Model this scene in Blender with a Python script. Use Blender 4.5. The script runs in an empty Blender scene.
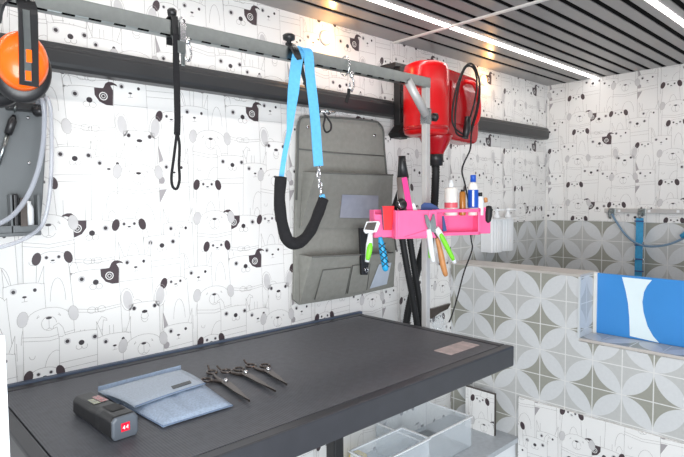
import bpy, bmesh, math, random
from mathutils import Vector, Matrix, Quaternion
random.seed(7)
C = bpy.context.scene.collection
sc = bpy.context.scene
PI = math.pi
H = 1.27                      # eye height above the floor

# ------------------------------------------------------------------ camera
F_PX, YAW, PITCH, ROLL = 541.25, math.radians(43.042), math.radians(-3.189), math.radians(-0.4717)
_fw = Vector((math.cos(PITCH)*math.sin(YAW), math.cos(PITCH)*math.cos(YAW), math.sin(PITCH)))
_rt = Vector((math.cos(YAW), -math.sin(YAW), 0))
_up = _rt.cross(_fw)
_r = _rt*math.cos(ROLL) + _up*math.sin(ROLL)
_u = -_rt*math.sin(ROLL) + _up*math.cos(ROLL)
cam_d = bpy.data.cameras.new('camera'); cam = bpy.data.objects.new('camera', cam_d); C.objects.link(cam)
cam_d.sensor_width = 36; cam_d.lens = F_PX/684*36; cam_d.clip_start = 0.01
m3 = Matrix((_r, _u, -_fw)).transposed()
cam.matrix_world = Matrix.Translation((0, 0, H)) @ m3.to_4x4()
sc.camera = cam

def at(x, y, X=None, Y=None, Z=None):
    """photo measurement -> point on a known plane of the room (metres)"""
    d = _r*((x-342)/F_PX) + _u*(-(y-228.5)/F_PX) + _fw
    if X is not None: t = X/d.x
    elif Y is not None: t = Y/d.y
    else: t = (Z-H)/d.z
    return Vector((0, 0, H)) + d*t

# ------------------------------------------------------------------ materials
def lin(c):
    return tuple(((v/255)/12.92 if v/255 <= .04045 else (((v/255)+.055)/1.055)**2.4) for v in c) + (1,)
def mat(name, rgb, rough=.5, metal=0, spec=.5, var=.06, scale=30, bump=0, bscale=200, emit=0, alpha=1, trans=0, coat=0):
    m = bpy.data.materials.new(name); m.use_nodes = True
    nt = m.node_tree; b = nt.nodes['Principled BSDF']; L = nt.links
    base = lin(rgb)
    if var > 0:
        tc = nt.nodes.new('ShaderNodeTexCoord'); n = nt.nodes.new('ShaderNodeTexNoise'); n.inputs['Scale'].default_value = scale
        n.inputs['Detail'].default_value = 4
        r = nt.nodes.new('ShaderNodeValToRGB')
        r.color_ramp.elements[0].position = .3; r.color_ramp.elements[1].position = .7
        r.color_ramp.elements[0].color = tuple(v*(1-var) for v in base[:3])+(1,)
        r.color_ramp.elements[1].color = tuple(min(1, v*(1+var)) for v in base[:3])+(1,)
        L.new(tc.outputs['Object'], n.inputs['Vector']); L.new(n.outputs['Fac'], r.inputs['Fac']); L.new(r.outputs['Color'], b.inputs['Base Color'])
    else: b.inputs['Base Color'].default_value = base
    b.inputs['Roughness'].default_value = rough; b.inputs['Metallic'].default_value = metal
    b.inputs['Specular IOR Level'].default_value = spec
    b.inputs['Coat Weight'].default_value = coat
    if trans: b.inputs['Transmission Weight'].default_value = trans
    if alpha < 1: b.inputs['Alpha'].default_value = alpha
    if emit:
        b.inputs['Emission Color'].default_value = base; b.inputs['Emission Strength'].default_value = emit
    if bump:
        tc2 = nt.nodes.new('ShaderNodeTexCoord'); n2 = nt.nodes.new('ShaderNodeTexNoise'); n2.inputs['Scale'].default_value = bscale
        bp = nt.nodes.new('ShaderNodeBump'); bp.inputs['Strength'].default_value = bump; bp.inputs['Distance'].default_value = .002
        L.new(tc2.outputs['Object'], n2.inputs['Vector']); L.new(n2.outputs['Fac'], bp.inputs['Height']); L.new(bp.outputs['Normal'], b.inputs['Normal'])
    return m

def tile_material():
    m = bpy.data.materials.new('petal_tiles'); m.use_nodes = True
    nt = m.node_tree; L = nt.links; b = nt.nodes['Principled BSDF']
    def M(op, a, bb=None, cl=False):
        n = nt.nodes.new('ShaderNodeMath'); n.operation = op; n.use_clamp = cl
        for i, v in enumerate((a, bb)):
            if v is None: continue
            if isinstance(v, (int, float)): n.inputs[i].default_value = v
            else: L.new(v, n.inputs[i])
        return n.outputs[0]
    uv = nt.nodes.new('ShaderNodeUVMap'); uv.uv_map = 'UVMap'
    sp = nt.nodes.new('ShaderNodeSeparateXYZ'); L.new(uv.outputs[0], sp.inputs[0])
    u, v = sp.outputs[0], sp.outputs[1]
    fu, fv = M('FLOOR', u), M('FLOOR', v)
    fx, fy = M('SUBTRACT', u, fu), M('SUBTRACT', v, fv)
    par = M('FLOORED_MODULO', M('ADD', fu, fv), 2.0)
    fx2 = M('ABSOLUTE', M('SUBTRACT', fx, par))
    def ln(a, c): return M('SQRT', M('ADD', M('MULTIPLY', a, a), M('MULTIPLY', c, c)))
    ox, oy = M('SUBTRACT', 1.0, fx2), M('SUBTRACT', 1.0, fy)
    d0, d1 = ln(fx2, fy), ln(ox, oy)
    lens = M('MULTIPLY', M('LESS_THAN', d0, .99), M('LESS_THAN', d1, .99))
    near0 = M('LESS_THAN', d0, d1)
    row = M('ADD', fv, M('SUBTRACT', 1.0, near0))
    odd = M('FLOORED_MODULO', row, 2.0)
    g = M('LESS_THAN', M('MINIMUM', M('MINIMUM', fx, M('SUBTRACT', 1.0, fx)), M('MINIMUM', fy, oy)), .018)
    def mix(f, a, c):
        n = nt.nodes.new('ShaderNodeMix'); n.data_type = 'RGBA'; L.new(f, n.inputs[0])
        for i, w in ((6, a), (7, c)):
            if isinstance(w, tuple): n.inputs[i].default_value = w
            else: L.new(w, n.inputs[i])
        return n.outputs[2]
    col = mix(odd, lin((160, 160, 150)), lin((196, 197, 195)))
    col = mix(lens, col, lin((216, 218, 219)))
    col = mix(g, col, lin((228, 228, 226)))
    ns = nt.nodes.new('ShaderNodeTexNoise'); ns.inputs['Scale'].default_value = 9; L.new(uv.outputs[0], ns.inputs['Vector'])
    mm = nt.nodes.new('ShaderNodeMix'); mm.data_type = 'RGBA'; mm.blend_type = 'MULTIPLY'; mm.inputs[0].default_value = .12
    L.new(col, mm.inputs[6]); L.new(ns.outputs['Fac'], mm.inputs[7])
    L.new(mm.outputs[2], b.inputs['Base Color'])
    b.inputs['Roughness'].default_value = .35
    return m

def rib_top_material():
    m = mat('table_mat_black', (84, 86, 92), rough=.5, spec=.5, var=.12, scale=60)
    nt = m.node_tree; L = nt.links
    tc = nt.nodes.new('ShaderNodeTexCoord'); w = nt.nodes.new('ShaderNodeTexWave'); w.inputs['Scale'].default_value = 60
    w.bands_direction = 'X'
    bp = nt.nodes.new('ShaderNodeBump'); bp.inputs['Strength'].default_value = .35; bp.inputs['Distance'].default_value = .001
    L.new(tc.outputs['Object'], w.inputs['Vector']); L.new(w.outputs['Fac'], bp.inputs['Height']); L.new(bp.outputs['Normal'], nt.nodes['Principled BSDF'].inputs['Normal'])
    return m

MT = dict(
    paper=mat('wallpaper_white', (236, 235, 233), rough=.32, spec=.35, var=.015, scale=3),
    ink=mat('wallpaper_ink_line', (162, 157, 155), rough=.4, var=.03),
    dark=mat('wallpaper_dark_patch', (72, 60, 64), rough=.4, var=.08, scale=90),
    ear=mat('wallpaper_pale_grey', (205, 203, 203), rough=.4, var=.05),
    tri=mat('wallpaper_mid_grey', (168, 163, 165), rough=.4, var=.05),
    eye=mat('wallpaper_eye', (58, 52, 56), rough=.4, var=.03),
    tiles=tile_material(),
    slat=mat('ceiling_slat_grey', (132, 130, 130), rough=.28, spec=.6, var=.04),
    gap=mat('ceiling_gap_black', (7, 7, 8), rough=.9, spec=.1, var=.05),
    white=mat('white_plastic', (236, 238, 240), rough=.3, var=.02),
    whitetrim=mat('white_trim', (228, 226, 222), rough=.4, var=.03),
    stone=mat('ledge_stone', (196, 190, 184), rough=.35, var=.1, scale=14),
    black=mat('black_plastic', (30, 30, 32), rough=.38, var=.1),
    satin=mat('black_satin', (44, 45, 47), rough=.35, var=.1, scale=12),
    rubber=mat('black_rubber', (22, 22, 24), rough=.6, var=.1),
    fabric=mat('black_fabric', (24, 23, 26), rough=.9, var=.2, scale=160, bump=.5, bscale=500),
    frame=mat('table_frame_black', (50, 51, 56), rough=.38, var=.08, scale=30),
    top=rib_top_material(),
    chrome=mat('chrome', (205, 207, 208), rough=.18, metal=1, var=.03),
    steel=mat('brushed_steel', (150, 156, 156), rough=.3, metal=1, var=.06, scale=60),
    pole=mat('pole_grey_aluminium', (196, 194, 192), rough=.38, metal=.25, var=.04),
    bronze=mat('dark_scissor_steel', (96, 88, 84), rough=.28, metal=.9, var=.1, scale=90),
    silver=mat('silver', (220, 220, 222), rough=.2, metal=1, var=.02),
    blue=mat('blue_webbing', (98, 182, 232), rough=.75, var=.08, scale=120, bump=.3, bscale=400),
    bluestrap=mat('blue_strap', (58, 152, 200), rough=.6, var=.1, scale=80),
    red=mat('red_gloss', (214, 10, 18), rough=.28, spec=.5, var=.05, scale=8, coat=.15),
    dred=mat('red_dark_gloss', (170, 8, 20), rough=.22, spec=.6, var=.05, coat=.4),
    pink=mat('pink_plastic', (252, 106, 160), rough=.35, var=.04, scale=20),
    pinkhot=mat('hot_pink', (235, 60, 140), rough=.35, var=.04),
    greyfab=mat('grey_felt_fabric', (138, 138, 132), rough=.85, var=.07, scale=60, bump=.35, bscale=300),
    greyfab2=mat('grey_felt_seam', (100, 101, 98), rough=.9, var=.08),
    window=mat('clear_vinyl_window', (158, 160, 172), rough=.12, spec=.7, var=.1, scale=20),
    paleblue=mat('pale_label', (190, 200, 214), rough=.3, var=.04),
    orange=mat('orange_plastic', (255, 104, 8), rough=.3, var=.04, coat=.3),
    greymetal=mat('grey_powdercoat', (98, 102, 104), rough=.4, spec=.5, var=.08, scale=8),
    clear=mat('clear_hose', (188, 192, 202), rough=.15, var=.05, alpha=.45, spec=.8),
    acrylic=mat('clear_acrylic', (232, 240, 246), rough=.08, var=.02, alpha=.26, spec=.8),
    denim=mat('denim_blue', (166, 182, 203), rough=.9, var=.16, scale=260, bump=.4, bscale=700),
    denim2=mat('denim_flap_pale', (178, 190, 204), rough=.9, var=.12, scale=260, bump=.4, bscale=700),
    stitch=mat('denim_dark_edge', (116, 134, 162), rough=.9, var=.1),
    grylabel=mat('grey_leather_tag', (72, 78, 82), rough=.5, var=.1),
    bluepanel=mat('blue_panel_paint', (62, 142, 214), rough=.3, var=.03, scale=6),
    panelwhite=mat('white_panel_paint', (232, 246, 250), rough=.3, var=.01),
    green=mat('lime_green_grip', (128, 222, 48), rough=.4, var=.05),
    turq=mat('turquoise_grip', (24, 160, 214), rough=.4, var=.05),
    wood=mat('orange_wood_handle', (200, 138, 84), rough=.45, var=.2, scale=40),
    amber=mat('amber_bottle', (176, 112, 44), rough=.2, var=.1),
    royal=mat('royal_blue_cap', (24, 84, 190), rough=.35, var=.05),
    navy=mat('navy_comb', (58, 80, 132), rough=.4, var=.05),
    redlabel=mat('red_pink_label', (226, 96, 108), rough=.4, var=.05),
    cream=mat('cream_bottle', (236, 232, 226), rough=.35, var=.03),
    combred=mat('red_comb', (226, 40, 48), rough=.4, var=.05),
    dkpurple=mat('dark_purple_comb', (66, 40, 80), rough=.4, var=.05),
    led=mat('led_diffuser', (255, 250, 246), rough=.5, var=.01, emit=7),
    warm=mat('warm_bulb', (255, 178, 100), rough=.5, var=.01, emit=7),
    ledred=mat('red_badge', (214, 22, 52), rough=.3, var=.02, emit=.35),
    plate=mat('aged_label_plate', (196, 176, 172), rough=.35, var=.22, scale=45),
    floor=mat('floor_vinyl', (150, 150, 152), rough=.5, var=.15, scale=20),
    worktop=mat('grey_worktop', (176, 182, 188), rough=.4, var=.08, scale=60),
    cabinet=mat('white_cabinet', (232, 236, 240), rough=.35, var=.02),
    yellow=mat('yellow_sticker', (240, 208, 60), rough=.5, var=.03),
    marks=mat('white_mark', (250, 246, 248), rough=.5, var=.01),
    hosegrey=mat('hose_grey_blue', (112, 140, 164), rough=.4, var=.05),
    notch=mat('notch_corner_grey', (206, 210, 212), rough=.35, var=.03),
    capgrey=mat('cap_grey', (88, 94, 102), rough=.4, var=.05),
    wandgrey=mat('wand_brown_grey', (112, 100, 96), rough=.4, var=.05),
    edgeblue=mat('blue_grey_seal', (84, 96, 116), rough=.5, var=.08),
    leddim=mat('smoked_red_window', (150, 56, 58), rough=.15, var=.25, scale=120, coat=.5),
    olive=mat('smoked_olive_window', (120, 122, 84), rough=.15, var=.25, scale=120, coat=.5),
)

# ------------------------------------------------------------------ mesh helper
class MB:
    def __init__(s): s.v = []; s.f = []; s.mi = []; s.sm = []; s.uv = {}; s.mats = []
    def m(s, mt):
        if isinstance(mt, str): mt = MT[mt]
        if mt is None: return 0
        if mt not in s.mats: s.mats.append(mt)
        return s.mats.index(mt)
    def poly(s, pts, mt=None, smooth=False, uv=None):
        i0 = len(s.v); s.v += [Vector(p) for p in pts]; s.f.append(list(range(i0, i0+len(pts)))); s.mi.append(s.m(mt)); s.sm.append(smooth)
        if uv: s.uv[len(s.f)-1] = uv
        return s
    def faces(s, vs, fs, mt=None, smooth=False):
        i0 = len(s.v); s.v += [Vector(p) for p in vs]; k = s.m(mt)
        for f in fs: s.f.append([i+i0 for i in f]); s.mi.append(k); s.sm.append(smooth)
        return s
    def box(s, a, b, mt=None, rot=None, org=None):
        (x0, y0, z0), (x1, y1, z1) = a, b
        vs = [Vector(p) for p in ((x0,y0,z0),(x1,y0,z0),(x1,y1,z0),(x0,y1,z0),(x0,y0,z1),(x1,y0,z1),(x1,y1,z1),(x0,y1,z1))]
        if rot is not None:
            o = Vector(org) if org is not None else Vector((0,0,0))
            vs = [o + rot @ p for p in vs]
        return s.faces(vs, [(0,3,2,1),(4,5,6,7),(0,1,5,4),(1,2,6,5),(2,3,7,6),(3,0,4,7)], mt)
    def sweep(s, pts, prof, mt=None, up=(0,0,1), scales=None, caps=True, smooth=True, closed=False, fixed=None):
        """sweep a 2-D profile along points; fixed = side vector kept constant (straps)"""
        pts = [Vector(p) for p in pts]; n = len(pts); k = len(prof); vs = []
        side = None
        for i, p in enumerate(pts):
            if closed: t = pts[(i+1) % n]-pts[i-1]
            else: t = pts[min(i+1, n-1)]-pts[max(i-1, 0)]
            t.normalize()
            if fixed is not None:
                sd = Vector(fixed[i] if isinstance(fixed, list) else fixed); sd = (sd - t*sd.dot(t)).normalized()
            elif side is None:
                sd = t.cross(Vector(up))
                if sd.length < 1e-3: sd = t.cross(Vector((1,0,0)))
                sd.normalize()
            else:
                sd = (side - t*side.dot(t)).normalized()
            side = sd; nn = t.cross(sd)
            sc_ = scales[i] if scales else 1
            for (a, b) in prof: vs.append(p + sd*a*sc_ + nn*b*sc_)
        fs = []
        for i in range(n if closed else n-1):
            for j in range(k):
                a, b = i*k+j, i*k+(j+1) % k
                c, d = ((i+1) % n)*k+(j+1) % k, ((i+1) % n)*k+j
                fs.append((a, b, c, d))
        s.faces(vs, fs, mt, smooth)
        if caps and not closed:
            i0 = len(s.v)-n*k
            s.f.append([i0+j for j in range(k)][::-1]); s.mi.append(s.m(mt)); s.sm.append(False)
            s.f.append([i0+(n-1)*k+j for j in range(k)]); s.mi.append(s.m(mt)); s.sm.append(False)
        return s
    def tube(s, pts, r, mt=None, seg=10, **kw):
        if isinstance(r, (list, tuple)):
            return s.sweep(pts, [(math.cos(2*PI*j/seg), math.sin(2*PI*j/seg)) for j in range(seg)], mt, scales=list(r), **kw)
        return s.sweep(pts, [(r*math.cos(2*PI*j/seg), r*math.sin(2*PI*j/seg)) for j in range(seg)], mt, **kw)
    def strap(s, pts, w, t, side, mt=None, **kw):
        return s.sweep(pts, [(-w/2,-t/2),(w/2,-t/2),(w/2,t/2),(-w/2,t/2)], mt, fixed=side, smooth=False, **kw)
    def lathe(s, prof, org, axis=(0,0,1), mt=None, seg=24, smooth=True, sx=1, sy=1):
        q = Vector((0,0,1)).rotation_difference(Vector(axis)); o = Vector(org); vs = []; n = len(prof)
        for (r, z) in prof:
            for j in range(seg):
                a = 2*PI*j/seg; vs.append(o + q @ Vector((r*math.cos(a)*sx, r*math.sin(a)*sy, z)))
        fs = [(i*seg+j, i*seg+(j+1) % seg, (i+1)*seg+(j+1) % seg, (i+1)*seg+j) for i in range(n-1) for j in range(seg)]
        s.faces(vs, fs, mt, smooth)
        i0 = len(s.v)-n*seg
        if prof[0][0] > 1e-6: s.f.append([i0+j for j in range(seg)][::-1]); s.mi.append(s.m(mt)); s.sm.append(False)
        if prof[-1][0] > 1e-6: s.f.append([i0+(n-1)*seg+j for j in range(seg)]); s.mi.append(s.m(mt)); s.sm.append(False)
        return s
    def prism(s, poly, depth, mt=None, frame=None, smooth=False):
        """2-D polygon extruded by depth vector; frame = (origin, uvec, vvec)"""
        if frame: o, u, v = (Vector(q) for q in frame); pts = [o+u*a+v*b for a, b in poly]
        else: pts = [Vector(p) for p in poly]
        d = Vector(depth); n = len(pts); vs = pts + [p+d for p in pts]
        fs = [tuple(range(n))[::-1], tuple(range(n, 2*n))]
        s.faces(vs, fs, mt, False)
        i0 = len(s.v)-2*n; k = s.m(mt)
        for j in range(n):
            s.f.append([i0+j, i0+(j+1) % n, i0+n+(j+1) % n, i0+n+j]); s.mi.append(k); s.sm.append(smooth)
        return s
    def build(s, name, mt=None, parent=None, bevel=0, kind=None, label=None, origin=None, recalc=True, segs=2):
        me = bpy.data.meshes.new(name)
        if not s.mats: s.mats.append(MT[mt] if isinstance(mt, str) else mt)
        o = bpy.data.objects.new(name, me); C.objects.link(o)
        org = Vector((0, 0, 0))
        if origin is not None: org = Vector(origin)
        elif parent is None and s.v:
            org = Vector((sum(p.x for p in s.v)/len(s.v), sum(p.y for p in s.v)/len(s.v), min(p.z for p in s.v)))
        elif parent is not None: org = parent_world(parent)
        me.from_pydata([p-org for p in s.v], [], s.f)
        for q in s.mats: me.materials.append(q)
        for i, p in enumerate(me.polygons): p.material_index = s.mi[i]; p.use_smooth = s.sm[i]
        if s.uv:
            ul = me.uv_layers.new(name='UVMap')
            for fi, uvs in s.uv.items():
                for li, w in zip(me.polygons[fi].loop_indices, uvs): ul.data[li].uv = w
        if recalc:
            bm = bmesh.new(); bm.from_mesh(me); bmesh.ops.recalc_face_normals(bm, faces=bm.faces); bm.to_mesh(me); bm.free()
        if parent is None: o.location = org; W[o.name] = org
        else:
            o.parent = parent; W[o.name] = org
        if bevel:
            bv = o.modifiers.new('bevel', 'BEVEL'); bv.width = bevel; bv.segments = segs; bv.limit_method = 'ANGLE'; bv.angle_limit = math.radians(40)
        if kind: o['kind'] = kind
        if label: o['label'] = label
        return o
W = {}
def parent_world(p): return W[p.name]
def thing(name, label, cat, loc, group=None):
    o = bpy.data.objects.new(name, None); C.objects.link(o); o.empty_display_size = .03
    o.location = loc; W[o.name] = Vector(loc)
    o['label'] = label; o['category'] = cat
    if group: o['group'] = group
    return o
def tag(o, label, cat, group=None):
    o['label'] = label; o['category'] = cat
    if group: o['group'] = group
    return o
def copy_thing(root, loc, label, group=None):
    r = root.copy(); C.objects.link(r); r.location = loc; r['label'] = label
    if group: r['group'] = group
    for ch in list(root.children):
        c = ch.copy(); C.objects.link(c); c.parent = r
        for g in list(ch.children):
            d = g.copy(); C.objects.link(d); d.parent = c
    return r
def V(*a): return Vector(a)
def smoothpath(pts, n=6):
    """Catmull-Rom"""
    pts = [Vector(p) for p in pts]; out = []
    for i in range(len(pts)-1):
        p0, p1, p2, p3 = pts[max(i-1,0)], pts[i], pts[i+1], pts[min(i+2,len(pts)-1)]
        for k in range(n):
            t = k/n
            out.append(.5*((2*p1)+(p2-p0)*t+(2*p0-5*p1+4*p2-p3)*t*t+(3*p1-p0-3*p2+p3)*t**3))
    out.append(pts[-1]); return out
def rrect(x0, y0, x1, y1, r, n=5):
    out = []
    for cx, cy, a0 in ((x1-r,y1-r,0),(x0+r,y1-r,90),(x0+r,y0+r,180),(x1-r,y0+r,270)):
        for k in range(n+1):
            a = math.radians(a0+90*k/n); out.append((cx+r*math.cos(a), cy+r*math.sin(a)))
    return out

# ------------------------------------------------------------------ wallpaper drawing (cartoon cats and dogs)
PU, PV = .441, .4525
def ell(cx, cy, rx, ry, rot=0, n=14):
    c, s_ = math.cos(rot), math.sin(rot); o = []
    for i in range(n):
        a = 2*PI*i/n; x, y = rx*math.cos(a), ry*math.sin(a); o.append((cx+x*c-y*s_, cy+x*s_+y*c))
    return o
def arc(cx, cy, rx, ry, a0, a1, n=10):
    return [(cx+rx*math.cos(math.radians(a0+(a1-a0)*i/n)), cy+ry*math.sin(math.radians(a0+(a1-a0)*i/n))) for i in range(n+1)]
def headbody(w, top, arch, down, flare=1.08, n=10):
    pts = [(-w*flare, -down)]
    pts += [(-w*1.0, -.01), (-w, top-arch*.6)] if arch > .008 else [(-w, top-.004)]
    pts += [(-w*.86*math.cos(PI*i/n), top-arch+arch*math.sin(PI*i/n)) for i in range(0, n+1)]
    pts += [(w, top-arch*.6), (w, -.01)] if arch > .008 else [(w, top-.004)]
    pts += [(w*flare, -down)]
    return pts
LW = .0009
def animal(kind):
    """list of ('fill', mat, poly, sub) and ('line', pts, sub) about the midpoint of the eyes"""
    o = []; fill = lambda mt, p, s=1: o.append(('fill', mt, p, s)); line = lambda p, s=2, w=LW: o.append(('line', p, s, w))
    def body(w, top, arch, down, flare=1.08):
        p = headbody(w, top, arch, down, flare); fill('paper', p, 0); line(p, 1)
    def belly(w, v0): line(arc(w*.25, v0-.075, w*.5, .055, 0, 180))
    if kind in 'PU':
        s = 1 if kind == 'P' else -1
        f = lambda p: [(a*s, b*(.66 if b > 0 else .88)) for a, b in p]
        g = lambda p: [(a*s, b) for a, b in p]
        line(f([(-.058,.02),(-.06,.05),(-.052,.068),(-.044,.06),(-.040,.034)]), 1)
        fill('paper', f([(-.058,.02),(-.06,.05),(-.052,.068),(-.044,.06),(-.040,.034)]), 0)
        body(.058, .0215, .006, .17)
        fill('dark', f([(.012,.031),(.034,.033),(.040,.052),(.047,.060),(.056,.060),(.066,.054),(.070,.046),(.060,.050),(.052,.046),(.058,.030),(.057,-.022),(.040,-.022),(.024,-.014),(.013,.004)]), 2)
        fill('paper', g(ell(.034,.002,.0105,.0105)), 3); fill('eye', g(ell(.034,.002,.0082,.0082)), 4); fill('paper', g(ell(.034,.002,.0052,.0052)), 5); fill('eye', g(ell(.034,.002,.0036,.0036)), 6)
        fill('ear', g(ell(-.033,.0,.0085,.0085)), 2); fill('eye', g(ell(-.033,.0,.0048,.0048)), 3)
        fill('eye', g(ell(0,-.011,.0072,.0068)), 3)
        line(ell(-.007,-.022,.008,.007)+[(.001,-.022)], 2); line(ell(.008,-.022,.008,.007)+[(.016,-.022)], 2)
        line([(-.06,-.07),(0,-.08),(.06,-.074)]); line([(-.06,-.078),(0,-.087),(.06,-.08)])
        line(ell(-.012,-.080,.010,.008)); line(ell(.012,-.080,.010,.008)); line(ell(0,-.081,.004,.006))
        for x in (-.04,-.03,.03,.04): line([(x,-.125),(x,-.165)])
    if kind == 'T':
        body(.05, .0195, .006, .17)
        for s in (-1, 1):
            e = [(s*.036,.016),(s*.041,.036),(s*.050,.048),(s*.061,.042),(s*.063,.036),(s*.054,.039),(s*.050,.008)]
            fill('paper', e, 1); line(e, 2)
            fill('ear', ell(s*.032,0,.008,.008), 2); fill('eye', ell(s*.032,0,.0047,.0047), 3)
        fill('eye', ell(0,-.009,.0068,.0064), 3)
        line(arc(-.006,-.018,.007,.007,150,360)); line(arc(.007,-.018,.007,.007,180,390))
        line([(-.051,-.05),(.051,-.046)]); line([(-.052,-.066),(.052,-.062)])
        line([(-.03,-.11),(-.03,-.16)]); line([(.02,-.12),(.02,-.16)])
    if kind in 'CcG':
        body(.042, .018, .005, .17, 1.12)
        for s in (-1, 1):
            e = [(s*.041,.012),(s*.043,.055),(s*.030,.018)]
            fill('tri' if (kind == 'G' and s < 0) else 'paper', e, 1); line(e, 2)
        fill('ear', ell(-.022,.001,.0072,.0076), 2)
        for s in (-1, 1): fill('eye', ell(s*.022,0,.0040,.0043), 3)
        fill('eye', ell(0,-.014,.0048,.0026), 3); line([(0,-.015),(0,-.024)]); line([(-.006,-.025),(.006,-.024)])
        if kind == 'G':
            line([(-.045,-.045),(.045,-.04)]); line([(-.046,-.058),(.046,-.053)])
            fill('tri', [(-.045,-.062),(-.022,-.06),(-.044,-.10)], 2); fill('tri', ell(-.036,-.036,.009,.010), 2)
        elif kind == 'C': line([(-.045,-.048),(.045,-.046)]); line(arc(.0,-.13,.02,.03,0,180))
        else: belly(.042, -.05)
        line([(-.02,-.12),(-.02,-.16)])
    if kind == 'E':
        for s in (-1, 1):
            p = ell(s*.045,.026,.0165,.030,s*-.12); fill('paper', p, 0); line(p, 1); fill('ear', ell(s*.044,.025,.0125,.025,s*-.12), 1)
        body(.041, .014, .004, .16, 1.0)
        for s in (-1, 1): fill('ear', ell(s*.028,0,.007,.007), 2); fill('eye', ell(s*.028,0,.0046,.0050), 3)
        fill('eye', ell(0,-.012,.0078,.0042), 3); line(arc(0,-.022,.010,.010,200,340)); line(ell(0,-.026,.010,.014))
    if kind in 'BK':
        body(.055, .025, .027, .17, 1.05)
        for s in (-1, 1):
            p = ell(s*.055,.004,.0115,.0185,s*.15); fill('ear', p, 2); line(p, 3, LW*.8)
        fill('eye', ell(0,0,.0068,.0030), 3)
        line([(-.02,.006),(-.026,.002),(-.022,.009)]); line([(.02,.006),(.026,.002),(.022,.009)])
        line(ell(0,-.013,.0165,.017)); line([(0,-.002),(0,-.024)]); line([(-.006,-.027),(0,-.024),(.006,-.027)])
        line([(-.057,-.038),(0,-.046),(.057,-.038)]); line([(-.057,-.047),(0,-.055),(.057,-.047)])
        belly(.055, -.06); line(arc(-.038,-.085,.006,.008,180,360))
    if kind in 'SZ':
        body(.034, .014, .013, .13, 1.25)
        for s in (-1, 1):
            if kind == 'Z' and s > 0: continue
            fill('dark', ell(s*.0345,-.002,.0098,.0155,s*.28), 3)
        for s in (-1, 1): fill('ear', ell(s*.0135,0,.0050,.0052), 2); fill('eye', ell(s*.0135,0,.0033,.0035), 3)
        fill('eye', ell(0,-.0075,.0046,.0020), 3); line(arc(0,-.010,.006,.004,200,340))
        belly(.034, -.03)
    return o
KINDS = dict(P='P', C1='C', E='E', S0='Z', C6='c', Ba='B', T='T', C2='c', Bb='B', C3='G', S1='S', Bc='K', U='U', S2='S', C4='c', S3='S', T2='T')
WY = 1.411
_pix = dict(P=((77.4,94.0),(100.2,96.7)), C1=((122.1,87),(137.4,88.8)), E=((128.9,135.4),(148.8,137)), S0=((166.7,116.6),(175,117.2)),
    C6=((187.4,112.2),(200.5,113.4)), Ba=((210.2,139),(210.2,139)), T=((224.2,161.8),(239.5,162.2)), C2=((249.1,168.8),(260,169)),
    Bb=((138.2,173.4),(138.2,173.4)), C3=((166.7,167.2),(180.2,167.5)), S1=((202.5,184.2),(211.4,184.2)), Bc=((214,219),(214,219)),
    U=((235.4,222.5),(250,222)), S2=((123.3,224),(134,223.5)), C4=((171.4,228.4),(184.2,228)), S3=((212.3,245.4),(220.7,244.8)), T2=((152.2,242.7),(170.2,241.5)))
ANIMALS = []
for k, (a, b) in _pix.items():
    p = (at(*a, Y=WY)+at(*b, Y=WY))/2; ANIMALS.append((KINDS[k], p.x, p.z))

def clip(poly, u0, u1, v0, v1):
    for ax, lim, sg in ((0,u0,1),(0,u1,-1),(1,v0,1),(1,v1,-1)):
        out = []; n = len(poly)
        for i in range(n):
            a, b = poly[i-1], poly[i]; ia, ib = (a[ax]-lim)*sg >= 0, (b[ax]-lim)*sg >= 0
            if ia != ib:
                t = (lim-a[ax])/(b[ax]-a[ax]); out.append((a[0]+(b[0]-a[0])*t, a[1]+(b[1]-a[1])*t))
            if ib: out.append(b)
        poly = out
        if len(poly) < 3: return None
    return poly
def wallpaper(mb, org, ud, vd, nrm, rect, du=0, dv=0):
    """draws the repeating pattern on the rectangle rect=(u0,u1,v0,v1): 3-D = org + u*ud + v*vd"""
    u0, u1, v0, v1 = rect; org, ud, vd, nrm = Vector(org), Vector(ud), Vector(vd), Vector(nrm)
    mb.poly([org+ud*a+vd*b for a, b in ((u0,v0),(u1,v0),(u1,v1),(u0,v1))], 'paper')
    inst = []
    for k, au, av in ANIMALS:
        i0 = math.floor((u0-.1-(au+du))/PU); j0 = math.floor((v0-.1-(av+dv))/PV)
        for i in range(i0, i0+int((u1-u0+.5)/PU)+3):
            for j in range(j0, j0+int((v1-v0+.5)/PV)+3):
                cu, cv = au+du+i*PU, av+dv+j*PV
                if u0-.1 < cu < u1+.1 and v0-.1 < cv < v1+.2: inst.append((cv-dict(S=.07,Z=.05,K=.025,U=-.01).get(k,0), cu, cv, k))
    inst.sort(reverse=True)
    protos = {k: animal(k) for k in set(KINDS.values())}
    for li, (key, cu, cv, k) in enumerate(inst):
        base = .0002 + (v1+.25-key)*.0045
        for it in protos[k]:
            sub = it[2] if it[0] == 'line' else it[3]
            off = nrm*(base+sub*1.6e-5)
            if it[0] == 'fill':
                p = clip([(cu+a, cv+b) for a, b in it[2]], u0, u1, v0, v1)
                if p: mb.poly([org+ud*a+vd*b+off for a, b in p], it[1])
            else:
                pts = [(cu+a, cv+b) for a, b in it[1]]; w = it[3]/2
                for (ax, ay), (bx, by) in zip(pts, pts[1:]):
                    dx, dy = bx-ax, by-ay; l = math.hypot(dx, dy)
                    if l < 1e-6: continue
                    nx, ny = -dy/l*w, dx/l*w; ex, ey = dx/l*w*.6, dy/l*w*.6
                    q = clip([(ax+nx-ex,ay+ny-ey),(ax-nx-ex,ay-ny-ey),(bx-nx+ex,by-ny+ey),(bx+nx+ex,by+ny+ey)], u0, u1, v0, v1)
                    if q: mb.poly([org+ud*a+vd*b+off for a, b in q], 'ink')
def tile_quad(mb, pts, uvs): mb.poly(pts, 'tiles', uv=uvs)

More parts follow.
